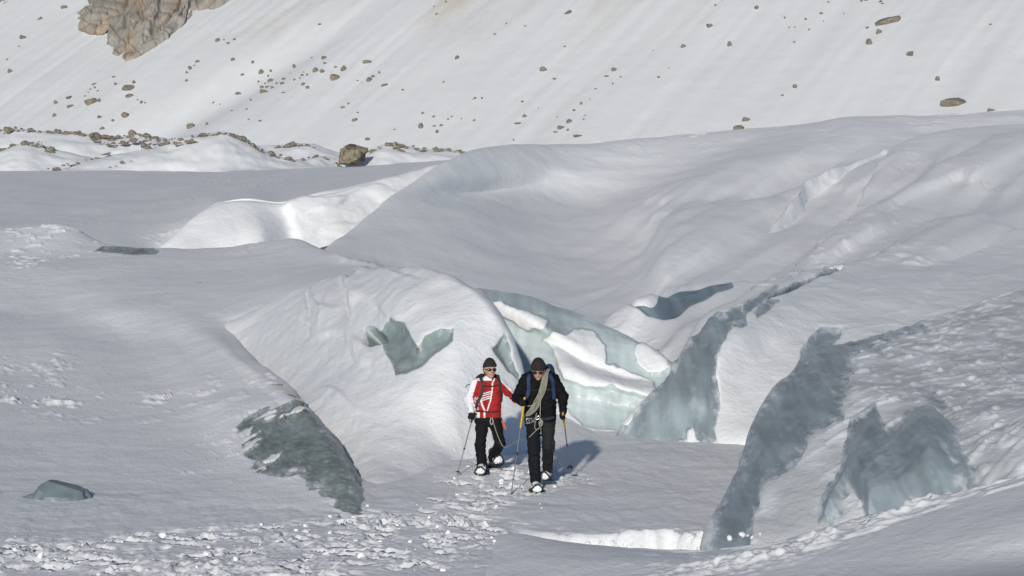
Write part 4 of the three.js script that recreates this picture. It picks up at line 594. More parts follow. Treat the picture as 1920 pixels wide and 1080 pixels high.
const chains = [
  ['flat stone along the rearmost crest of the left moraine', 'stones on the rear moraine crest', 10, 7, [[-37.962, 6.662, -132.6], [-36.774, 6.82, -132.6], [-35.15, 6.699, -132.4], [-32.388, 6.541, -132.4], [-30.022, 6.186, -132.4], [-27.649, 6.383, -132.4], [-26.229, 6.186, -132.4]]],
  ['stone in the jumble at the left end of the moraine', 'stones at the left end of the moraine', 11, 8, [[-36.35, 5.094, -124.8], [-35.169, 5.469, -124.6], [-33.806, 5.692, -124.4], [-32.872, 5.28, -124.4], [-31.935, 5.055, -124.4]]],
  ['thin dark stone on the small left hummock', 'stones on the small left hummock', 8, 4, [[-34.093, 5.652, -124], [-33.043, 5.727, -124], [-32.228, 4.979, -124]]],
  ['stone on the middle moraine slope facing the glacier', 'stones on the middle moraine slope', 9, 5, [[-30.744, 6.016, -131], [-28.999, 5.696, -130], [-27.634, 5.929, -130], [-26.075, 6.162, -130]]],
  ['stone along the crest of the middle moraine hummock', 'stones on the middle hummock crest', 8, 6, [[-25.861, 5.425, -123.6], [-24.694, 5.8, -123.8], [-23.6, 5.951, -124], [-22.053, 6.215, -124.2], [-19.903, 6.367, -124.4], [-19.079, 6.03, -124.4], [-18.031, 5.543, -124.4], [-16.72, 4.905, -124.4], [-15.322, 4.53, -124.3]]],
  ['flat stone in the middle patch below the hummock crest', 'stones below the middle hummock crest', 9, 5, [[-23.373, 5.641, -122.5], [-22.645, 5.79, -122.6], [-21.884, 5.942, -123]]],
  ['stone in the slanting line at the foot of the middle moraine', 'stones at the moraine foot, middle', 10, 6, [[-27.477, 4.021, -119.5], [-26.726, 4.275, -120], [-25.918, 4.384, -120.4], [-25.174, 4.53, -121], [-24.349, 4.825, -121.6], [-23.821, 4.936, -122]]],
  ['stone in the thin line at the foot of the left moraine', 'stones at the moraine foot, left', 9, 4, [[-31.569, 3.949, -119.4], [-30.664, 4.021, -119.6], [-30.205, 4.31, -120.6], [-29.697, 4.383, -121], [-28.929, 4.752, -122.4], [-27.923, 5.013, -123]]],
  ['dark stone in the line climbing to the big moraine boulder', 'stones left of the moraine boulder', 7, 5, [[-16.904, 4.003, -125], [-15.907, 4.341, -125.6], [-14.807, 4.568, -126], [-13.702, 4.758, -126.4], [-12.752, 4.416, -126.4], [-12.105, 4.001, -125.4]]],
  ['flat stone on the pale hummock left of the moraine boulder', 'stones behind the moraine boulder', 8, 5, [[-17.718, 5.167, -134], [-17.476, 5.645, -134], [-16.558, 5.725, -134], [-14.763, 5.605, -134]]],
  ['stone along the thin crest right of the moraine boulder', 'stones right of the moraine boulder', 8, 5, [[-10.315, 5.026, -127], [-9.55, 5.331, -127], [-8.796, 5.675, -127.2], [-7.649, 5.561, -127.2], [-6.502, 5.37, -127.2], [-5.164, 5.332, -127.2], [-4.208, 5.217, -127.2], [-2.984, 5.026, -127.2]]],
  ['loose stone on snow below the crest right of the boulder', 'loose stones below the right crest', 6, 4, [[-8.573, 5.405, -126.6], [-7.797, 5.175, -126.3], [-7.469, 4.605, -125]]],
];
for (const [label, group, w, h, line] of chains) {
  const s = 155 / 4101, row = [];
  for (let i = 0; i < line.length - 1; i++) {
    const [a, b] = [line[i], line[i + 1]], len = Math.hypot(b[0] - a[0], b[1] - a[1]), n = Math.max(1, Math.round(len / (w * s * 0.6)));
    for (let k = 0; k < n; k++) {
      const t = (k + rockRandom() * 0.9) / n, q = 0.4 + 1.1 * Math.pow(rockRandom(), 1.6);
      if (rockRandom() < 0.15) continue;
      row.push(rock(mix(a[0], b[0], t), mix(a[1], b[1], t) + 0.3 * (rockRandom() - 0.62), mix(a[2], b[2], t) + 0.35, w * s * q * 1.35, h * s * q * (0.7 + 0.6 * rockRandom()), boulders, 'moraine_stone', label, group));
    }
  }
  countFromLeft(row);
}
// ---------- the two walkers ----------
// distance to a tapered capsule, joined by a smooth minimum
function capsule(p, c) {
  const [a, b, ra, rb] = c, dx = b[0] - a[0], dy = b[1] - a[1], dz = b[2] - a[2], l = dx * dx + dy * dy + dz * dz + 1e-9;
  const t = clamp(((p[0] - a[0]) * dx + (p[1] - a[1]) * dy + (p[2] - a[2]) * dz) / l);
  return Math.hypot(p[0] - a[0] - dx * t, p[1] - a[1] - dy * t, p[2] - a[2] - dz * t) - mix(ra, rb, t);
}
const union = (a, b, k) => { const h = clamp(0.5 + 0.5 * (b - a) / k); return mix(b, a, h) - k * h * (1 - h); };
const shape = (list, k) => (p) => { let d = 1e3; for (const c of list) d = union(d, capsule(p, c), k); return d; };
function chain(points, radii) { const o = []; for (let i = 0; i < points.length - 1; i++) o.push([points[i], points[i + 1], radii[i], radii[i + 1]]); return o; }
// surface nets: the zero surface of a distance field as one closed mesh
function skin(f, lo, hi, cell, tone) {
  const n = lo.map((v, i) => Math.ceil((hi[i] - v) / cell) + 1), [nx, ny, nz] = n, val = new Float32Array(nx * ny * nz), id = new Int32Array(nx * ny * nz).fill(-1);
  for (let k = 0; k < nz; k++) for (let j = 0; j < ny; j++) for (let i = 0; i < nx; i++) val[(k * ny + j) * nx + i] = f([lo[0] + i * cell, lo[1] + j * cell, lo[2] + k * cell]);
  const pos = [], idx = [], sx = 1, sy = nx, sz = nx * ny, corner = [0, 1, 2, 3, 4, 5, 6, 7].map((c) => (c & 1) * sx + ((c >> 1) & 1) * sy + ((c >> 2) & 1) * sz);
  const edges = [[0, 1], [2, 3], [4, 5], [6, 7], [0, 2], [1, 3], [4, 6], [5, 7], [0, 4], [1, 5], [2, 6], [3, 7]];
  for (let k = 0; k < nz - 1; k++) for (let j = 0; j < ny - 1; j++) for (let i = 0; i < nx - 1; i++) {
    const q = (k * ny + j) * nx + i; let s = 0; for (const c of corner) s += val[q + c] < 0 ? 1 : 0;
    if (!s || s === 8) continue;
    let x = 0, y = 0, z = 0, m = 0;
    for (const [a, b] of edges) { const u = val[q + corner[a]], v = val[q + corner[b]]; if ((u < 0) === (v < 0)) continue; const t = u / (u - v); x += mix(a & 1, b & 1, t); y += mix((a >> 1) & 1, (b >> 1) & 1, t); z += mix((a >> 2) & 1, (b >> 2) & 1, t); m++; }
    id[q] = pos.length / 3; pos.push(lo[0] + (i + x / m) * cell, lo[1] + (j + y / m) * cell, lo[2] + (k + z / m) * cell);
  }
  const quad = (a, b, c, d, turn) => { if (a < 0 || b < 0 || c < 0 || d < 0) return; if (turn) idx.push(a, b, c, a, c, d); else idx.push(a, c, b, a, d, c); };
  for (let k = 1; k < nz - 1; k++) for (let j = 1; j < ny - 1; j++) for (let i = 1; i < nx - 1; i++) {
    const q = (k * ny + j) * nx + i, inn = val[q] < 0;
    if (inn !== val[q + sx] < 0) quad(id[q], id[q - sy], id[q - sy - sz], id[q - sz], inn);
    if (inn !== val[q + sy] < 0) quad(id[q], id[q - sz], id[q - sx - sz], id[q - sx], inn);
    if (inn !== val[q + sz] < 0) quad(id[q], id[q - sx], id[q - sx - sy], id[q - sy], inn);
  }
  const g = new THREE.BufferGeometry(), col = new Float32Array(pos.length), nor = new Float32Array(pos.length), e = cell * 0.6;
  for (let v = 0; v < pos.length; v += 3) {
    const p = [pos[v], pos[v + 1], pos[v + 2]];
    const d = [0, 1, 2].map((a) => { const u = [...p], w = [...p]; u[a] += e; w[a] -= e; return f(u) - f(w); }), l = Math.hypot(...d) || 1;
    nor.set(d.map((q) => q / l), v); col.set(tone(p), v);
  }
  g.setAttribute('position', new THREE.Float32BufferAttribute(pos, 3)); g.setAttribute('normal', new THREE.BufferAttribute(nor, 3)); g.setAttribute('color', new THREE.BufferAttribute(col, 3)); g.setIndex(idx);
  return g;
}
function boxOf(list, pad = 0.03) { const lo = [9, 9, 9], hi = [-9, -9, -9]; for (const [a, b, ra, rb] of list) for (const [q, r] of [[a, ra], [b, rb]]) for (let i = 0; i < 3; i++) { lo[i] = Math.min(lo[i], q[i] - r - pad); hi[i] = Math.max(hi[i], q[i] + r + pad); } return [lo, hi]; }
const cloth = new THREE.MeshPhysicalMaterial({ name: 'shell fabric', roughness: 0.8, specularIntensity: 0.35, vertexColors: true });
const knit = new THREE.MeshStandardMaterial({ name: 'knit wool', roughness: 0.95, vertexColors: true });
const skinMaterial = new THREE.MeshPhysicalMaterial({ name: 'skin', roughness: 0.55, vertexColors: true, sheen: 0.15 });
const plain = (r, g, b, roughness = 0.6, metalness = 0) => new THREE.MeshStandardMaterial({ color: new THREE.Color(r, g, b), roughness, metalness });
const M = { strapBlack: plain(0.018, 0.018, 0.02, 0.7), packBlack: plain(0.028, 0.028, 0.026, 0.75), packBlue: plain(0.016, 0.04, 0.105, 0.7), navy: plain(0.012, 0.016, 0.03, 0.75), glass: plain(0.01, 0.01, 0.012, 0.12), rope: plain(0.3, 0.28, 0.225, 0.9), tape: plain(0.34, 0.33, 0.31, 0.85), yellow: plain(0.62, 0.36, 0.03, 0.5), shaft: plain(0.3, 0.31, 0.33, 0.32, 0.85), dark: plain(0.02, 0.02, 0.022, 0.6), bootSnow: plain(0.62, 0.63, 0.64, 0.8), boot: plain(0.16, 0.16, 0.16, 0.7), steel: plain(0.62, 0.63, 0.65, 0.25, 1), red: plain(0.55, 0.06, 0.025, 0.5), orange: plain(0.6, 0.13, 0.03, 0.5), snow: plain(0.84, 0.84, 0.84, 0.7) };
function part(parent, name, geometry, material, label) { const m = new THREE.Mesh(geometry, material); m.name = name; if (label) m.userData.label = label; m.castShadow = m.receiveShadow = true; parent.add(m); return m; }
const V = (a) => new THREE.Vector3(...a);
const tube = (points, r, seg = 24, radial = 7) => new THREE.TubeGeometry(new THREE.CatmullRomCurve3(points.map(V), false, 'centripetal'), seg, r, radial, false);
// flat webbing that follows points, its flat side towards the normals given
function webbing(points, normals, width, thick = 0.008, seg = 30) {
  const c = new THREE.CatmullRomCurve3(points.map(V), false, 'centripetal'), nn = new THREE.CatmullRomCurve3(normals.map(V), false, 'centripetal'), pos = [], idx = [];
  for (let i = 0; i <= seg; i++) {
    const t = i / seg, p = c.getPoint(t), n = nn.getPoint(t).normalize(), d = c.getTangent(t), s = new THREE.Vector3().crossVectors(d, n).normalize().multiplyScalar(width / 2);
    for (const [u, w] of [[-1, 0], [-1, 1], [1, 1], [1, 0]]) pos.push(p.x + s.x * u + n.x * thick * w, p.y + s.y * u + n.y * thick * w, p.z + s.z * u + n.z * thick * w);
    if (i) for (let q = 0; q < 4; q++) { const a = (i - 1) * 4 + q, b = (i - 1) * 4 + (q + 1) % 4; idx.push(a, b, a + 4, b, b + 4, a + 4); }
  }
  let g = new THREE.BufferGeometry(); g.setAttribute('position', new THREE.Float32BufferAttribute(pos, 3)); g.setIndex(idx); g = g.toNonIndexed(); g.computeVertexNormals(); return g;
}
// a point on the front (side 1) or back (side -1) of a garment, and the normal there
function onSurface(f, x, y, side = 1, lift = 0.004) {
  let z = 0.6 * side; for (let i = 0; i < 60; i++) { const d = f([x, y, z]); if (d < 0.001) break; z -= side * Math.min(d, 0.03); if (z * side < -0.4) { z = 0; break; } }
  const e = 0.004, n = V([f([x + e, y, z]) - f([x - e, y, z]), f([x, y + e, z]) - f([x, y - e, z]), f([x, y, z + e]) - f([x, y, z - e])]).normalize();
  return { p: [x + n.x * lift, y + n.y * lift, z + n.z * lift], n: n.toArray() };
}
function strapOn(f, list, width, side = 1) { const s = list.map(([x, y]) => onSurface(f, x, y, side)); return webbing(s.map((q) => q.p), s.map((q) => q.n), width); }
// a gloved hand closed round a pole: four fingers side by side along it, thumb across
function grip(c, axis, from, wrist) {
  const a = V(axis).normalize(), toWrist = V(from).addScaledVector(a, -V(from).dot(a)).normalize(), side = new THREE.Vector3().crossVectors(a, toWrist), at = (ang, r, along) => V(c).addScaledVector(toWrist, Math.cos(ang) * r).addScaledVector(side, Math.sin(ang) * r).addScaledVector(a, along).toArray(), list = [];
  for (let f = 0; f < 4; f++) {
    const h = (f - 1.5) * 0.0235, r = 0.03, len = [0.9, 1, 0.96, 0.8][f];
    list.push(...chain([at(0.5, 0.046, h), at(1.5, 0.036, h), at(1.5 + 1.25 * len, r, h), at(1.5 + 2.5 * len, r * 0.98, h)], [0.0145, 0.0135, 0.0125, 0.0115]));
  }
  list.push(...chain([at(-0.2, 0.05, 0.02), at(-1.1, 0.038, 0.045), at(-2.2, 0.033, 0.052)], [0.018, 0.0155, 0.013]));
  list.push([at(0.35, 0.05, -0.03), at(0.2, 0.052, 0.03), 0.026, 0.027], [at(0.1, 0.055, 0), wrist, 0.032, 0.04]);
  return list;
}
function openHand(c, dir, out, wrist) {   // relaxed hand laid on something
  const d = V(dir).normalize(), o = V(out).normalize(), s = new THREE.Vector3().crossVectors(d, o), at = (x, y, z) => V(c).addScaledVector(d, x).addScaledVector(s, y).addScaledVector(o, z).toArray(), list = [[at(-0.04, 0, 0), at(0.02, 0, 0), 0.03, 0.033], [at(-0.04, 0, 0), wrist, 0.032, 0.038]];
  [[-0.034, 0.068], [-0.012, 0.08], [0.011, 0.075], [0.033, 0.06]].forEach(([y, l]) => list.push(...chain([at(0.025, y, 0), at(0.025 + l * 0.5, y * 1.15, -0.004), at(0.025 + l, y * 1.2, -0.022)], [0.0145, 0.013, 0.0115])));
  list.push(...chain([at(-0.02, -0.035, 0), at(0.012, -0.058, -0.01), at(0.042, -0.066, -0.022)], [0.017, 0.015, 0.0125]));
  return list;
}
// head with brow, nose, lips, jaw and ears, looking along `face`
function headField(c, yaw, pitch, s = 1) {
  const cy = Math.cos(yaw), sy = Math.sin(yaw), cp = Math.cos(pitch), sp = Math.sin(pitch);
  const local = (p) => { const x = p[0] - c[0], y = p[1] - c[1], z = p[2] - c[2], x1 = x * cy - z * sy, z1 = x * sy + z * cy, y1 = y * cp + z1 * sp; return [x1 / s, y1 / s, (-y * sp + z1 * cp) / s]; };
  const world = (q) => { const [x, y, z] = q.map((v) => v * s), y1 = y * cp - z * sp, z1 = y * sp + z * cp; return [c[0] + x * cy + z1 * sy, c[1] + y1, c[2] - x * sy + z1 * cy]; };
  const oval = (q, x, y, z, a, b, d) => { const k = Math.hypot((q[0] - x) / a, (q[1] - y) / b, (q[2] - z) / d); return (k - 1) * Math.min(a, b, d); };
  const f = (p) => {
    const q = local(p); let d = oval(q, 0, 0.02, -0.01, 0.077, 0.105, 0.098);
    d = union(d, oval(q, 0, -0.05, 0.022, 0.058, 0.07, 0.07), 0.04);
    d = union(d, capsule(q, [[0, 0.015, 0.088], [0, -0.022, 0.112], 0.011, 0.0145]), 0.014);
    d = union(d, capsule(q, [[-0.035, 0.03, 0.078], [0.035, 0.03, 0.078], 0.012, 0.012]), 0.016);
    d = union(d, capsule(q, [[-0.018, -0.06, 0.088], [0.018, -0.06, 0.088], 0.008, 0.008]), 0.008);
    d = union(d, oval(q, 0, -0.097, 0.066, 0.024, 0.022, 0.026), 0.02);
    for (const e of [-1, 1]) { d = union(d, oval(q, 0.078 * e, -0.005, -0.005, 0.012, 0.032, 0.02), 0.008); d = -union(-d, oval(q, 0.031 * e, 0.005, 0.1, 0.014, 0.01, 0.014), 0.012); }
    return d * s;
  };
  const tone = (p) => { const q = local(p), lips = smooth(0.012, 0.004, Math.abs(q[1] + 0.06)) * smooth(0.03, 0.018, Math.abs(q[0])) * smooth(0.07, 0.085, q[2]), k = 1 + 0.1 * noise(q[0] * 40, q[1] * 40, q[2] * 40), flush = smooth(0.05, 0.02, Math.hypot(Math.abs(q[0]) - 0.045, q[1] + 0.03)) * 0.3; return [0.5 * k * mix(1, 0.8, lips), (0.285 - 0.05 * flush) * k * mix(1, 0.6, lips), (0.21 - 0.05 * flush) * k * mix(1, 0.62, lips)]; };
  const near = new THREE.Vector3();
  return { f, tone, local, world };
}
function beanie(head, bottom, top, wide, tone) {
  const f = (p) => { const q = head.local(p), rib = 0.0025 * Math.sin(Math.atan2(q[0], q[2]) * 46) * smooth(bottom + 0.05, bottom + 0.03, q[1]) + 0.002 * noise(q[0] * 60, q[1] * 60, q[2] * 60);
    const k = Math.hypot(q[0] / wide, Math.max(0, q[1] - 0.045) / (top - 0.045), (q[2] + 0.012) / (wide * 1.16)); return Math.max((k - 1) * 0.085 - 0.006 - rib - 0.006 * smooth(bottom + 0.05, bottom + 0.04, q[1]), bottom + 0.22 * Math.min(0, q[2] - 0.02) - q[1]); };
  const c = head.world([0, 0.05, 0]); return skin(f, c.map((v) => v - 0.17), c.map((v) => v + 0.17), 0.006, tone);
}
function glasses(head) { const g = []; for (const e of [-1, 1]) { const l = new THREE.SphereGeometry(0.03, 16, 10); l.scale(1, 0.72, 0.32); l.rotateY(e * 0.25); l.translate(e * 0.036, 0.004, 0.092); g.push(l); const arm = new THREE.BoxGeometry(0.005, 0.012, 0.1); arm.rotateY(e * -0.1); arm.translate(e * 0.075, 0.008, 0.042); g.push(arm); } const b = new THREE.BoxGeometry(0.03, 0.008, 0.008); b.translate(0, 0.012, 0.1); g.push(b); const m = mergeGeometries(g); const p = m.attributes.position; for (let i = 0; i < p.count; i++) p.setXYZ(i, ...head.world([p.getX(i), p.getY(i), p.getZ(i)])); m.computeVertexNormals(); return m; }
const fold = (p, k = 1) => k * 1.5 * (0.007 * noise(p[0] * 9, p[1] * 22, p[2] * 9) + 0.004 * noise(p[0] * 22 + 4, p[1] * 40, p[2] * 22));
function footwear(parent, at, yaw, lift) {
  // at = ground point under the heel; the boot stands on an oval snowshoe whose nose is turned up and packed with snow
  const g = new THREE.Group(); g.name = 'snowshoe'; g.position.set(...at); g.rotation.set(-lift, yaw, 0, 'YXZ'); parent.add(g);
  const ring = [], n = 28; for (let i = 0; i < n; i++) { const a = i / n * Math.PI * 2, z = Math.cos(a), w = 0.098 * (1 + 0.12 * z); ring.push(new THREE.Vector3(Math.sin(a) * w, 0.025 + 0.11 * Math.pow(Math.max(0, z - 0.35) / 0.65, 2), 0.08 + z * 0.27)); }
  part(g, 'frame', new THREE.TubeGeometry(new THREE.CatmullRomCurve3(ring, true), 56, 0.0115, 7, true), M.dark);
  const deck = new THREE.Shape(); for (let i = 0; i <= 24; i++) { const a = i / 24 * Math.PI * 2, q = [Math.sin(a) * 0.088 * (1 + 0.1 * Math.cos(a)), -(0.06 + Math.cos(a) * 0.2)]; i ? deck.lineTo(...q) : deck.moveTo(...q); }
  const dg = new THREE.ExtrudeGeometry(deck, { depth: 0.008, bevelEnabled: false }); dg.rotateX(-Math.PI / 2); dg.translate(0, 0.022, 0); part(g, 'deck', dg, M.dark);
  const boot = [...chain([[0, 0.1, -0.03], [0, 0.09, 0.06], [0, 0.075, 0.17]], [0.055, 0.052, 0.04]), [[0, 0.1, -0.02], [0, 0.24, -0.03], 0.055, 0.06]];
  const bf = shape(boot, 0.04); part(g, 'boot', skin((p) => Math.max(bf(p), 0.03 - p[1]), ...boxOf(boot), 0.009, (p) => { const s = smooth(-0.1, 0.25, noise(p[0] * 18, p[1] * 18, p[2] * 18) + (p[2] - 0.02) * 2.5); return [mix(0.11, 0.7, s), mix(0.11, 0.71, s), mix(0.11, 0.72, s)]; }), cloth);
  const clump = [[[-0.03, 0.07, 0.25], [0.03, 0.08, 0.26], 0.045, 0.048], [[0, 0.11, 0.2], [0, 0.07, 0.27], 0.035, 0.05]], cf = shape(clump, 0.03);
  part(g, 'snow_clump', skin((p) => cf(p) + 0.012 * noise(p[0] * 40, p[1] * 40, p[2] * 40), ...boxOf(clump), 0.009, () => [0.84, 0.84, 0.84]), knit);
  return g;
}
function person(name, at, data) { const o = new THREE.Group(); o.position.set(...at); place(o, name, data); return o; }
function skinTone(tone) { return (p) => tone(p); }

// --- walker in the red and white jacket
const atA = [[-0.365, 0.064, -1]][0], atB = [[0.367, -0.022, 0.1]][0];
{
  const who = person('person', atA, { label: 'walker in red and white jacket, black trousers and dark beanie', category: 'person' });
  const [headAt] = [[0.053, 1.489, 0.02]], head = headField(headAt, 0.3, -0.05, 1.0);
  const arms = { l: [[-0.166, 1.285, 0], [-0.249, 1.058, -0.03], [-0.212, 0.899, 0.09], [-0.193, 0.839, 0.15]], r: [[0.197, 1.3, 0], [0.317, 1.187, 0.2], [0.416, 1.111, 0.4], [0.469, 1.081, 0.5]] };
  const torso = [...[[-0.068, 1.255, 0], [-0.06, 0.831, 0], [0.106, 1.255, 0], [0.098, 0.831, 0], [-0.144, 1.3, -0.01], [0.181, 1.3, -0.01], [0.03, 1.3, 0], [0.038, 1.361, 0]]];
  const legs = { l: [[-0.06, 0.741, 0], [-0.083, 0.408, 0.07], [-0.06, 0.076, 0]], r: [[0.121, 0.741, 0], [0.197, 0.454, 0.12], [0.091, 0.197, -0.3]] };
  const jacketList = [[torso[0], torso[1], 0.112, 0.112], [torso[2], torso[3], 0.112, 0.112], [torso[4], torso[5], 0.062, 0.062], [torso[6], torso[7], 0.068, 0.066], ...chain(arms.l.slice(0, 3), [0.066, 0.06, 0.05]), ...chain(arms.r.slice(0, 3), [0.066, 0.058, 0.05])];
  const jf = shape(jacketList, 0.035), hem = [[-6.893, 0.809, 0]][0][1], jacketField = (p) => Math.max(jf(p) + fold(p, 1 + smooth(0.2, 0.3, Math.abs(p[0]))), hem - p[1] + 0.006 * noise(p[0] * 8, 1, p[2] * 8));
  const trouserList = [[[[-0.053, 0.771, 0]][0], [[0.113, 0.771, 0]][0], 0.105, 0.105], ...chain(legs.l, [0.098, 0.072, 0.078]), ...chain(legs.r, [0.098, 0.072, 0.07])], tf = shape(trouserList, 0.03);
  const bodyList = [[torso[0], torso[1], 0.085, 0.085], [torso[2], torso[3], 0.085, 0.085], [[[0.038, 1.33, 0]][0], head.world([0, -0.06, -0.01]), 0.05, 0.052], ...chain(arms.l, [0.045, 0.038, 0.03, 0.02]), ...chain(arms.r, [0.045, 0.038, 0.03, 0.02]), [torso[4], torso[5], 0.045, 0.045], ...chain(legs.l, [0.075, 0.05, 0.04]), ...chain(legs.r, [0.075, 0.05, 0.04])], bf = shape(bodyList, 0.03);
  const lo = boxOf(bodyList)[0], hi = boxOf(bodyList)[1]; hi[1] = head.world([0, 0.16, 0])[1];
  part(who, 'body', skin((p) => p[1] > headAt[1] - 0.22 ? union(head.f(p), bf(p), 0.015) : bf(p), lo, hi, 0.009, skinTone(head.tone)), skinMaterial);
  const red = [0.36, 0.022, 0.022], white = [0.78, 0.78, 0.8], X = (px) => (px - 912) / 132.3, Y = (py) => (888 - py) / 132.3;
  const near = (p, line, w) => { for (let i = 0; i < line.length - 1; i++) { const [ax, ay] = line[i], [bx, by] = line[i + 1], ex = bx - ax, ey = by - ay, t = clamp(((p[0] - ax) * ex + (p[1] - ay) * ey) / (ex * ex + ey * ey)); if (Math.hypot(p[0] - ax - ex * t, p[1] - ay - ey * t) < w) return true; } return false; };
  const piping = [[0.128, 1.383, 0], [0.087, 1.308, 0], [0.083, 1.194, 0], [0.06, 1.058, 0], [0.011, 0.907, 0]], vee = [[-0.083, 1.096, 0], [-0.06, 0.998, 0], [-0.019, 0.907, 0]], edge = [[-0.121, 1.361, 0], [-0.166, 1.209, 0], [-0.197, 1.104, 0], [-0.174, 0.998, 0], [-0.136, 0.877, 0]], arm = [[0.197, 1.3, 0], [0.317, 1.187, 0], [0.416, 1.111, 0]], stripes = [0, 1, 2, 3].map((i) => [[-0.083, 1.145, 0], [0.072, 1.187, 0]].map(([x, y]) => [x + 0.004 * i, y - i * 0.027 - (i > 1 ? 0.006 : 0)]));
  const jacketTone = (p) => {
    const front = p[2] > -0.02;
    if (p[0] < X(899)) { let bx = 1e9; for (let i = 0; i < edge.length - 1; i++) if (p[1] <= edge[i][1] && p[1] >= edge[i + 1][1]) bx = mix(edge[i][0], edge[i + 1][0], (edge[i][1] - p[1]) / (edge[i][1] - edge[i + 1][1])); if (bx === 1e9) bx = p[1] > edge[0][1] ? edge[0][0] : edge[4][0]; if (p[0] < bx) return white; }
    if (p[0] > X(936)) { const t = clamp((p[0] - arm[0][0]) / (arm[2][0] - arm[0][0])), y = mix(arm[0][1], arm[2][1], t); if (p[1] > y + mix(0.035, 0.03, t)) return white; }
    if (p[1] > Y(711) && p[0] < X(922)) return white;
    if (!front) return red;
    if (near(p, piping, 0.009)) return white;
    if (p[0] < X(922) && p[0] > X(900)) for (const s of stripes) if (near(p, s, 0.0072)) return white;
    if (near(p, vee, 0.012)) return white;
    if (p[0] < X(898.5) && p[0] > X(889) && p[1] < Y(742) && p[1] > Y(766)) return noise(p[0] * 60, p[1] * 24, 2) > -0.1 ? [0.66, 0.5, 0.54] : red;
    if (p[1] < Y(770) && ((p[0] > X(893) && p[0] < X(899.5)) || (p[0] > X(907) && p[0] < X(910.5)))) return white;
    return red;
  };
  part(who, 'jacket', skin(jacketField, ...boxOf(jacketList), 0.0065, jacketTone), cloth);
  part(who, 'trousers', skin((p) => Math.max(tf(p) + fold(p, 1.2), p[1] - [[-6.893, 0.847, 0]][0][1]), ...boxOf(trouserList), 0.009, () => [0.009, 0.009, 0.011]), cloth);
  part(who, 'beanie', beanie(head, 0.045, 0.165, 0.086, (p) => tint([0.022, 0.02, 0.017], 1 + 0.4 * noise(p[0] * 90, p[1] * 90, p[2] * 90))), knit);
  part(who, 'sunglasses', glasses(head), M.glass);
  const hairList = [[head.world([-0.074, 0.03, -0.02]), head.world([-0.07, -0.07, -0.01]), 0.022, 0.014], [head.world([-0.05, 0.0, -0.07]), head.world([-0.04, -0.1, -0.06]), 0.035, 0.02], [head.world([0.05, 0.0, -0.07]), head.world([0.04, -0.1, -0.06]), 0.035, 0.02]], hf = shape(hairList, 0.02);
  part(who, 'hair', skin((p) => hf(p) + 0.004 * noise(p[0] * 90, p[1] * 12, p[2] * 90), ...boxOf(hairList), 0.007, () => [0.05, 0.028, 0.016]), knit);
  const poleTop = [[-0.181, 0.869, 0.16]][0], poleTip = [[-0.416, -0.008, 0.2]][0], axis = V(poleTop).sub(V(poleTip)).toArray();
  const gl = grip(arms.l[3], axis, V(arms.l[2]).sub(V(arms.l[3])).toArray(), arms.l[2]), gr = openHand(arms.r[3], V(arms.r[3]).sub(V(arms.r[2])).toArray(), [0.1, 0.9, -0.3], arms.r[2]);
  for (const list of [gl, gr]) { const f = shape(list, 0.008); part(who, 'glove', skin(f, ...boxOf(list, 0.02), 0.0045, () => [0.018, 0.017, 0.016]), cloth); }
  footwear(who, [[-0.06, 0.008, 0]][0], -0.08, 0.02); const rf = footwear(who, [[0.106, 0.068, -0.4]][0], 0.25, 0.3); rf.position.y = legs.r[2][1] - 0.17;
  // what she carries and wears: things of their own
  const pole = place(new THREE.Group(), 'trekking_pole', { label: 'thin grey trekking pole held by the walker in red and white', category: 'trekking pole', group: 'trekking poles' });
  pole.position.set(...atA); makePole(pole, poleTop, poleTip, arms.l[3], 0.12, M.dark);
  const pack = place(new THREE.Group(), 'backpack', { label: 'black backpack on the walker in the red and white jacket', category: 'backpack' }); pack.position.set(...atA);
  const bagList = [...[-1, 1].map((e) => [[e * 0.075 + 0.02, [[-6.893, 1.3, 0]][0][1], -0.24], [e * 0.075 + 0.02, [[-6.893, 0.877, 0]][0][1], -0.23], 0.1, 0.105]), [[-0.09, [[-6.893, 1.33, 0]][0][1], -0.19], [0.12, [[-6.893, 1.33, 0]][0][1], -0.19], 0.07, 0.07]], bgf = shape(bagList, 0.05);
  part(pack, 'bag', skin((p) => bgf(p) + fold(p), ...boxOf(bagList), 0.012, () => [0.03, 0.03, 0.027]), cloth);
  const L = (list) => list.map(([x, y]) => [x, y]);
  for (const s of [[[-0.076, 1.361, 0], [-0.053, 1.3, 0], [-0.053, 1.224, 0], [-0.083, 1.119, 0], [-0.121, 1.028, 0], [-0.144, 0.937, 0]], [[0.166, 1.368, 0], [0.197, 1.3, 0], [0.208, 1.224, 0], [0.212, 1.134, 0], [0.212, 1.028, 0]]]) {
    const pts = s.map(([x, y]) => onSurface(jacketField, x, y)); const top = pts[0]; const back = { p: [top.p[0], top.p[1] + 0.005, -0.14], n: [0, 0.8, -0.5] }, over = { p: [top.p[0], top.p[1] + 0.025, (top.p[2] - 0.14) / 2], n: [0, 1, 0] };
    const all = [back, over, ...pts]; part(pack, 'shoulder_strap', webbing(all.map((q) => q.p), all.map((q) => q.n), 0.042, 0.012), M.packBlack);
  }
  part(pack, 'chest_strap', strapOn(jacketField, L([[-0.06, 1.262, 0], [0.008, 1.262, 0], [0.083, 1.266, 0], [0.144, 1.274, 0], [0.197, 1.285, 0]]), 0.016), M.strapBlack);
  part(pack, 'hip_belt', strapOn(jacketField, L([[-0.151, 0.915, 0], [-0.091, 0.907, 0], [0, 0.899, 0], [0.098, 0.899, 0], [0.181, 0.907, 0]]), 0.022), M.strapBlack);
  part(pack, 'loose_strap', tube([[-0.212, 1.255, -0.16], [-0.265, 1.255, -0.17], [-0.302, 1.217, -0.17]], 0.007, 12, 5), M.strapBlack);
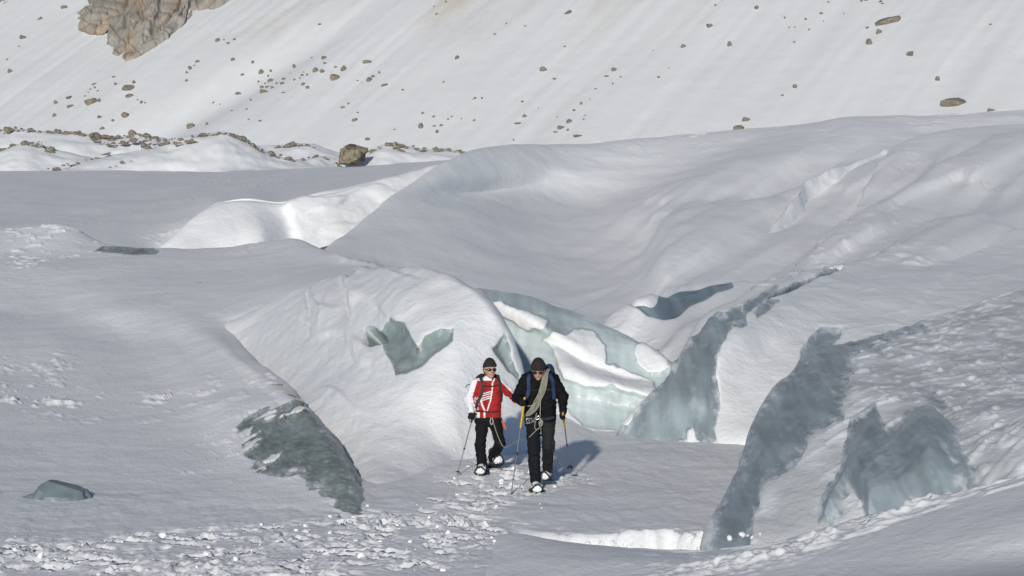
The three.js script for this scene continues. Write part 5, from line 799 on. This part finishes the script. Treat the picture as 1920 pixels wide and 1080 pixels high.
  const gear = place(new THREE.Group(), 'gear_sling', { label: 'red sling hanging at the hip of the walker in red', category: 'sling' }); gear.position.set(...atA);
  part(gear, 'loop', tube([[0.181, 0.801, 0.1], [0.227, 0.786, 0.09], [0.242, 0.741, 0.09]], 0.006, 12, 5), M.strapBlack);
  part(gear, 'sleeve', webbing([[0.227, 0.771, 0.1], [0.249, 0.711, 0.1], [0.28, 0.65, 0.1]], [[0, 0, 1], [0, 0, 1], [0, 0, 1]], 0.032, 0.014, 8), M.red);
}
function makePole(root, top, tip, hand, gripLength, gripMaterial, wide = 0.0085) {
  const a = V(top), b = V(tip), d = b.clone().sub(a), l = d.length(), at = (s) => a.clone().addScaledVector(d, s / l), piece = (name, s0, s1, r0, r1, m) => { const g = new THREE.CylinderGeometry(r1, r0, s1 - s0, 12); g.rotateX(Math.PI); g.translate(0, 0, 0); const mesh = part(root, name, g, m); mesh.position.copy(at((s0 + s1) / 2)); mesh.quaternion.setFromUnitVectors(new THREE.Vector3(0, -1, 0), d.clone().normalize()); return mesh; };
  piece('grip', 0, gripLength, 0.017, 0.0145, gripMaterial);
  piece('upper_shaft', gripLength, l * 0.55, wide, wide, M.shaft); piece('lower_shaft', l * 0.55, l - 0.05, wide * 0.78, wide * 0.72, M.shaft);
  piece('lock', l * 0.54, l * 0.57, 0.013, 0.013, M.dark); piece('tip', l - 0.05, l, 0.006, 0.003, M.steel);
  const bk = piece('basket', l - 0.075, l - 0.06, 0.012, 0.042, M.dark); bk.scale.set(1, 1, 1);
  const strap = []; for (let i = 0; i <= 8; i++) { const t = i / 8 * Math.PI * 2; strap.push(at(0.02 + 0.045 * (1 - Math.cos(t))).add(new THREE.Vector3(-0.022 - 0.012 * Math.sin(t), -0.01, -0.02)).toArray()); }
  part(root, 'wrist_strap', tube(strap, 0.0045, 20, 5), M.strapBlack);
}
// --- walker in black with the rope
{
  const who = person('person', atB, { label: 'walker in black with a coiled rope over the shoulder, head bowed', category: 'person' });
  const [headAt] = [[-0.007, 1.684, 0.1]], head = headField(headAt, -0.1, 0.36, 1.02);
  const arms = { l: [[-0.19, 1.531, 0], [-0.292, 1.305, 0.03], [-0.233, 1.261, 0.24], [-0.215, 1.261, 0.31]], r: [[0.219, 1.531, 0], [0.335, 1.305, -0.03], [0.328, 1.122, 0.08], [0.332, 1.057, 0.13]] };
  const legs = { l: [[-0.08, 0.955, 0], [-0.066, 0.576, 0.09], [-0.044, 0.168, 0.02]], r: [[0.124, 0.955, 0], [0.131, 0.62, 0.04], [0.124, 0.27, -0.34]] };
  const chest = [[-0.087, 1.523, 0], [-0.08, 1.013, 0.01], [0.117, 1.523, 0], [0.117, 1.013, 0.01], [-0.16, 1.567, -0.01], [0.19, 1.567, -0.01], [0.007, 1.523, 0], [0, 1.582, 0.03]];
  const jacketList = [[chest[0], chest[1], 0.125, 0.128], [chest[2], chest[3], 0.125, 0.125], [chest[4], chest[5], 0.068, 0.068], [chest[6], chest[7], 0.08, 0.076], ...chain(arms.l.slice(0, 3), [0.078, 0.072, 0.058]), ...chain(arms.r.slice(0, 3), [0.078, 0.068, 0.056])];
  const jf = shape(jacketList, 0.035), hem = [[-7.362, 0.969, 0]][0][1], jacketField = (p) => Math.max(jf(p) + fold(p, 1.3), hem - p[1] + 0.006 * noise(p[0] * 8, 1, p[2] * 8));
  const trouserList = [[[[-0.08, 0.955, 0]][0], [[0.124, 0.955, 0]][0], 0.108, 0.108], ...chain(legs.l, [0.1, 0.085, 0.076]), ...chain(legs.r, [0.1, 0.08, 0.072])], tf = shape(trouserList, 0.03), trouserField = (p) => Math.max(tf(p) + fold(p, 1.2), p[1] - [[-7.362, 1.057, 0]][0][1]);
  const bodyList = [[chest[0], chest[1], 0.09, 0.09], [chest[2], chest[3], 0.09, 0.09], [[[0.007, 1.545, 0.01]][0], head.world([0, -0.05, -0.02]), 0.055, 0.056], ...chain(arms.l, [0.05, 0.042, 0.034, 0.02]), ...chain(arms.r, [0.05, 0.042, 0.034, 0.02]), [chest[4], chest[5], 0.05, 0.05], ...chain(legs.l, [0.08, 0.055, 0.045]), ...chain(legs.r, [0.08, 0.055, 0.045])], bf = shape(bodyList, 0.03), [lo, hi] = boxOf(bodyList); hi[1] = head.world([0, 0.16, 0])[1];
  hi[2] = Math.max(hi[2], headAt[2] + 0.17);
  part(who, 'body', skin((p) => p[1] > headAt[1] - 0.24 ? union(head.f(p), bf(p), 0.015) : bf(p), lo, hi, 0.009, skinTone(head.tone)), skinMaterial);
  part(who, 'jacket', skin(jacketField, ...boxOf(jacketList), 0.009, () => [0.006, 0.006, 0.007]), cloth);
  part(who, 'trousers', skin(trouserField, ...boxOf(trouserList), 0.009, (p) => { const right = p[0] > (1015.5 - 1010) / 137.2; return right ? [0.02, 0.02, 0.0215] : [0.0095, 0.01, 0.0125]; }), cloth, 'black trousers with light painted onto the left leg');  // stronger light on one leg is put into its colour
  const pocket = [[[[0.197, 0.692, 0.06]][0], [[0.197, 0.576, 0.05]][0], 0.03, 0.03]], pf = shape(pocket, 0.01); part(who, 'pocket', skin((p) => pf(p) + fold(p), ...boxOf(pocket), 0.008, () => [0.028, 0.028, 0.03]), cloth);
  part(who, 'beanie', beanie(head, 0.035, 0.165, 0.09, (p) => tint([0.021, 0.017, 0.014], 1 + 0.4 * noise(p[0] * 90, p[1] * 90, p[2] * 90))), knit);
  part(who, 'sunglasses', glasses(head), M.glass);
  const lt = [[-0.193, 1.334, 0.32]][0], lb = [[-0.386, -0.044, 0.34]][0], rt = [[0.328, 1.115, 0.14]][0], rb = [[0.459, 0.16, -0.95]][0];
  const hands = [grip(arms.l[3], V(lt).sub(V(lb)).toArray(), V(arms.l[2]).sub(V(arms.l[3])).toArray(), arms.l[2]), grip(arms.r[3], V(rt).sub(V(rb)).toArray(), V(arms.r[2]).sub(V(arms.r[3])).toArray(), arms.r[2])];
  for (const list of hands) { const f = shape(list, 0.008); part(who, 'glove', skin(f, ...boxOf(list, 0.02), 0.0045, () => [0.014, 0.013, 0.013]), cloth); }
  footwear(who, [[-0.036, 0, 0.02]][0], 0.05, 0.05); footwear(who, [[0.131, 0.073, -0.42]][0], -0.2, 0.16);
  for (const [top, tip, hand, len, label] of [[lt, lb, arms.l[3], 0.42, 'yellow-gripped trekking pole in front of the walker in black'], [rt, rb, arms.r[3], 0.4, 'yellow-gripped trekking pole right of the walker in black, beside the shadow']]) {
    const pole = place(new THREE.Group(), 'trekking_pole', { label, category: 'trekking pole', group: 'trekking poles' }); pole.position.set(...atB); makePole(pole, top, tip, hand, len, M.yellow, 0.0095);
  }
  const pack = place(new THREE.Group(), 'backpack', { label: 'blue backpack on the walker in black', category: 'backpack' }); pack.position.set(...atB);
  const bagList = [...[-1, 1].map((e) => [[e * 0.085 + 0.03, [[-7.362, 1.552, 0]][0][1], -0.25], [e * 0.085 + 0.03, [[-7.362, 1.101, 0]][0][1], -0.24], 0.115, 0.12])], bgf = shape(bagList, 0.05);
  part(pack, 'bag', skin((p) => bgf(p) + fold(p), ...boxOf(bagList), 0.012, () => [0.012, 0.02, 0.05]), cloth);
  const lidList = [[[[0.029, 1.655, -0.2]][0], [[0.153, 1.676, -0.19]][0], 0.055, 0.055], [[[0.153, 1.684, -0.19]][0], [[0.182, 1.611, -0.17]][0], 0.045, 0.05]], lf = shape(lidList, 0.04);
  part(pack, 'lid', skin((p) => lf(p) + fold(p), ...boxOf(lidList), 0.01, () => [0.014, 0.032, 0.085]), cloth);
  for (const s of [[[-0.131, 1.589, 0], [-0.138, 1.538, 0], [-0.131, 1.465, 0], [-0.138, 1.392, 0], [-0.16, 1.305, 0]], [[0.153, 1.596, 0], [0.182, 1.538, 0], [0.19, 1.465, 0], [0.197, 1.378, 0], [0.204, 1.283, 0]]]) {
    const pts = s.map(([x, y]) => onSurface(jacketField, x, y)), top = pts[0], all = [{ p: [top.p[0], top.p[1], -0.15], n: [0, 0.8, -0.5] }, { p: [top.p[0], top.p[1] + 0.03, (top.p[2] - 0.15) / 2], n: [0, 1, 0] }, ...pts];
    part(pack, 'shoulder_strap', webbing(all.map((q) => q.p), all.map((q) => q.n), 0.05, 0.013), M.packBlue);
  }
  part(pack, 'chest_strap', strapOn(jacketField, [[-0.138, 1.414, 0], [-0.073, 1.414, 0], [0.007, 1.421, 0], [0.087, 1.414, 0], [0.19, 1.421, 0]].map(([x, y]) => [x, y]), 0.016), M.strapBlack);
  part(pack, 'hip_belt', strapOn(jacketField, [[-0.175, 1.035, 0], [-0.087, 1.02, 0], [0.022, 1.013, 0], [0.117, 1.02, 0], [0.204, 1.035, 0]].map(([x, y]) => [x, y]), 0.035), M.navy);
  // rope: a hank of strands from the shoulder to the hip, loops at the belt, one strand on to the companion
  const rope = place(new THREE.Group(), 'climbing_rope', { label: 'khaki climbing rope slung across the walker in black and tied to companion', category: 'rope' }); rope.position.set(...atB);
  const rr = random(5);
  for (let i = 0; i < 7; i++) {
    const o = (i - 3) * 0.011, line = [[0.095, 1.633, 0], [0.08, 1.538, 0], [0.058, 1.45, 0], [0.029, 1.363, 0], [-0.007, 1.276, 0], [-0.051, 1.195, 0], [-0.102, 1.115, 0], [-0.168, 1.057, 0]].map(([x, y], k) => { const s = onSurface(jacketField, x + o * (1 + 0.12 * k) + 0.004 * (rr() - 0.5), y + o * (k > 4 ? 0.55 : 0.12), 1, 0.014 + 0.006 * ((i * 2) % 3)); return s.p; });
    const f = line[0]; line.unshift([f[0] + 0.02, f[1] + 0.035, 0.0], [f[0] + 0.03, f[1] + 0.01, -0.1]); [line[0], line[1]] = [line[1], line[0]];
    part(rope, 'strand', tube(line, 0.0075, 44, 6), M.rope);
  }
  const hung = (pts, r = 0.0065, off = 0.02) => part(rope, 'strand', tube(pts.map(([x, y]) => { const s = onSurface(y > hem ? jacketField : trouserField, x, y, 1, off); return s.p; }), r, 40, 6), M.rope);
  hung([[-0.015, 1.334, 0], [-0.051, 1.239, 0], [-0.109, 1.195, 0], [-0.175, 1.188, 0]]); hung([[0.015, 1.305, 0], [0.015, 1.173, 0], [0.018, 1.057, 0], [0.029, 0.984, 0]]);
  hung([[-0.175, 1.042, 0], [-0.19, 0.969, 0], [-0.153, 0.948, 0], [-0.087, 0.969, 0], [-0.051, 1.035, 0], [-0.036, 1.101, 0]]); hung([[-0.044, 0.999, 0], [-0.058, 0.911, 0], [-0.036, 0.86, 0], [0.007, 0.889, 0], [0.022, 0.955, 0]]); hung([[0.044, 0.955, 0], [0.036, 0.882, 0], [0.022, 0.824, 0]]); hung([[-0.015, 1.028, 0], [-0.073, 0.969, 0], [-0.102, 1.02, 0], [-0.16, 1.013, 0]]);
  const knot = [[0.011, 1.006, 0.17], [0.04, 0.999, 0.17], [0.044, 0.94, 0.16], [0.015, 0.933, 0.165], [0.007, 0.984, 0.18], [0.036, 0.962, 0.175], [0.022, 1.028, 0.165]]; part(rope, 'knot', mergeGeometries([tube(knot, 0.0105, 50, 7), tube(knot.map(([x, y, z], i) => [x + 0.006 * Math.sin(i * 2), y - 0.006, z + 0.01]).reverse(), 0.01, 50, 7)]), M.rope);
  const toA = (px) => px.map(([x, y, z]) => [x + atA[0] - atB[0], y + atA[1] - atB[1], z + atA[2] - atB[2]]);
  const there = toA([[0.098, 0.763, 0.13], [0.128, 0.665, 0.15], [0.181, 0.529, 0.22], [0.249, 0.423, 0.32]]);
  part(rope, 'tie_line', tube([...[[0.022, 0.911, 0.14], [-0.044, 0.853, 0.15], [-0.117, 0.78, 0.14], [-0.19, 0.707, -0.05], [-0.277, 0.663, -0.35]], ...there.reverse()], 0.0062, 60, 6), M.rope);
  part(rope, 'end_loop', tube(toA([[0.068, 0.816, 0.13], [0.057, 0.756, 0.14], [0.076, 0.718, 0.14], [0.098, 0.763, 0.14], [0.083, 0.816, 0.13]]), 0.009, 24, 6), M.tape);
  for (const [c, turn, label] of [[[[-0.149, 0.991, 0.17]][0], 0.6, 'steel carabiner at the left of the belt of walker in black'], [[[-0.015, 1.035, 0.175]][0], -0.9, 'steel carabiner at the middle of the belt of walker in black']]) {
    const k = place(new THREE.Group(), 'carabiner', { label, category: 'carabiner', group: 'carabiners on the belt' }); k.position.set(atB[0] + c[0], atB[1] + c[1], atB[2] + c[2]); k.rotation.z = turn;
    const q = []; for (let i = 0; i < 20; i++) { const a = i / 20 * Math.PI * 2; q.push(new THREE.Vector3(0.017 * Math.cos(a) * (1 + 0.25 * Math.sin(a)), 0.034 * Math.sin(a), 0)); }
    part(k, 'bow', new THREE.TubeGeometry(new THREE.CatmullRomCurve3(q, true), 40, 0.0062, 7, true), M.steel); const s = new THREE.CylinderGeometry(0.009, 0.009, 0.024, 10); s.translate(0.017, 0, 0); part(k, 'gate', s, M.steel);
  }
}
// ---------- small things ----------
// block of clear ice standing out of the foot of the mound
{
  const [c] = [[-6.09, -0.08, 0.9]], list = [[[-0.42, -0.02, 0], [0.1, 0.07, 0], 0.05, 0.19], [[0, 0.06, 0], [0.42, -0.05, 0.05], 0.2, 0.05]], f0 = shape(list, 0.1);
  const f = (p) => Math.max(f0(p) + 0.05 * noise(p[0] * 5, p[1] * 5, p[2] * 5) + 0.02 * noise(p[0] * 14, p[1] * 14, p[2] * 14), p[1] * 0.9 + p[0] * 0.22 - 0.2, p[1] * 0.8 + p[2] * 0.6 - 0.2, p[1] * 0.9 - p[0] * 0.5 - 0.27);
  const m = new THREE.Mesh(skin(f, ...boxOf(list, 0.08), 0.016, (p) => tint([0.17, 0.21, 0.225], 1 + 0.35 * fbm(p[0] * 4, p[1] * 5, p[2] * 4, 3))), iceMaterial);
  m.position.set(...c); m.scale.setScalar(1.32); place(m, 'ice_block', { label: 'dark blue-grey ice block poking from the snow at the lower left', category: 'ice block' });
}
// stones melted out of the ice
const debris = [
  [[[-4.035, 0.701, -7.119]], 0.24, 0.06, 'thin stone at the upper end of the mound shoulder'], [[[-3.733, 0.681, -5.945]], 0.18, 0.06, 'flat stone next below the upper end of the mound shoulder'],
  [[[-3.548, 0.677, -5.328]], 0.19, 0.09, 'brown stone in the middle of the mound shoulder edge'], [[[-3.358, 0.663, -4.523]], 0.14, 0.11, 'blunt brown stone lowest on the mound shoulder edge'],
  [[[-7.907, 1.372, -25.831]], 0.4, 0.1, 'lone flat brown stone on the left plateau'], [[[-13.994, 1.521, -32.052]], 0.2, 0.09, 'tiny dark stone on snow at the left edge of the plateau'],
  [[[-1.488, 1.5, -4.76]], 0.13, 0.11, 'small grey stone in the cleft of the bare ice hollow'],
];
for (const [[[x, y, z]], w, h, label] of debris) rock(x, y, z, w, h, bigBoulders, 'stone', label);
// lumps of trodden and broken snow along the path: too many to count
{
  const r = random(31), spots = [];
  while (spots.length < 260) { const x = -8 + r() * 10, z = -2.6 + r() * 9.6; if (r() < trodden(x, z) * 0.9) spots.push([x, floorHeight(x, z), z, 0.008 + 0.034 * Math.pow(r(), 4)]); }
  for (let i = 0; i < 260; i++) { const x = 0.9 + r() * 1.5, z = ledge(x) + 0.05 + r() * 0.35; spots.push([x, floorHeight(x, z), z, 0.015 + 0.05 * r() * r()]); }
  for (const list of [[[2.538, 0.418, 6.1], [2.592, 0.415, 6.15], [2.721, 0.441, 6.2], [2.622, 0.423, 6.3], [2.387, 0.394, 6.2]]]) for (const [x, y, z] of list) spots.push([x, y - 0.01, z, 0.018 + 0.014 * r()]);
  const g = new THREE.IcosahedronGeometry(1, 1), p = g.attributes.position; for (let i = 0; i < p.count; i++) { const k = 1 + 0.35 * noise(p.getX(i) * 1.7, p.getY(i) * 1.7, p.getZ(i) * 1.7); p.setXYZ(i, p.getX(i) * k, p.getY(i) * k, p.getZ(i) * k); } g.computeVertexNormals();
  const chunks = new THREE.InstancedMesh(g, M.snow, spots.length), o = new THREE.Object3D();
  spots.forEach(([x, y, z, s], i) => { o.position.set(x, y + s * 0.1, z); o.rotation.set(r() * 6, r() * 6, r() * 6); o.scale.set(s * (0.8 + r() * 0.7), s * (0.6 + 0.4 * r()), s * (0.8 + r() * 0.5)); o.updateMatrix(); chunks.setMatrixAt(i, o.matrix); });
  place(chunks, 'snow_lumps', { label: 'broken lumps of trodden snow along the path', category: 'snow', kind: 'stuff' });
}
// boulders in the moraine
{
  // wedge-shaped boulder: flat face to the left, peak at the upper left, tapering to the right
  const cuts = [[-1, 0.05, 0.1, 1.02], [-0.55, 0.83, 0.1, 0.86], [0.28, 0.94, 0.18, 0.72], [0.62, 0.62, 0.48, 0.78], [0.9, -0.38, 0.2, 0.84], [0.45, -0.85, 0.25, 0.72], [-0.1, -0.98, 0.1, 0.8], [0.2, 0.2, 0.96, 0.72], [-0.55, 0.1, 0.83, 0.78], [-0.3, -0.5, 0.8, 0.82], [0, 0, -1, 0.7]];
  const f = (p) => { let d = -9; for (const [a, b, c, r] of cuts) d = Math.max(d, (a * p[0] + b * p[1] + c * p[2]) / Math.hypot(a, b, c) - r); return d + 0.09 * noise(p[0] * 2.2, p[1] * 2.2, p[2] * 2.2) + 0.05 * noise(p[0] * 6, p[1] * 6, p[2] * 6); };
  const tone = (p) => { const k = 1 + 0.4 * fbm(p[0] * 2.5, p[1] * 2.5, p[2] * 2.5, 3), m = smooth(-0.1, 0.35, fbm(p[0] * 1.3 + 0.6, p[1] * 1.3, 2, 2)); return [mix(0.24, 0.1, m) * k, mix(0.205, 0.082, m) * k, mix(0.145, 0.062, m) * k]; };
  const g = skin(f, [-1.3, -1.2, -1], [1.4, 1.2, 1.1], 0.045, tone), [[x, y, z]] = [[-11.133, 4.902, -123]];
  const m = new THREE.Mesh(g, rockMaterial); m.position.set(x, y, z); m.scale.setScalar(0.86); place(m, 'moraine_boulder', { label: 'large brown boulder standing in the moraine at the glacier edge', category: 'rock' });
  for (const [px, label] of [[[[-37.509, 6.821, -132.7]], 'dark jagged rock at the left edge on the moraine crest'], [[[-28.196, 6.504, -132.6]], 'round rock on the rear moraine crest left of centre'], [[[-29.678, 5.866, -131.8]], 'brown rock on the moraine slope below the rear crest'], [[[-16.498, 5.729, -134.6]], 'flat tan rock left of the big moraine boulder']]) rock(px[0][0], px[0][1], px[0][2], 0.75, 0.5, bigBoulders, 'boulder', label);
}
renderer.render(scene, camera);
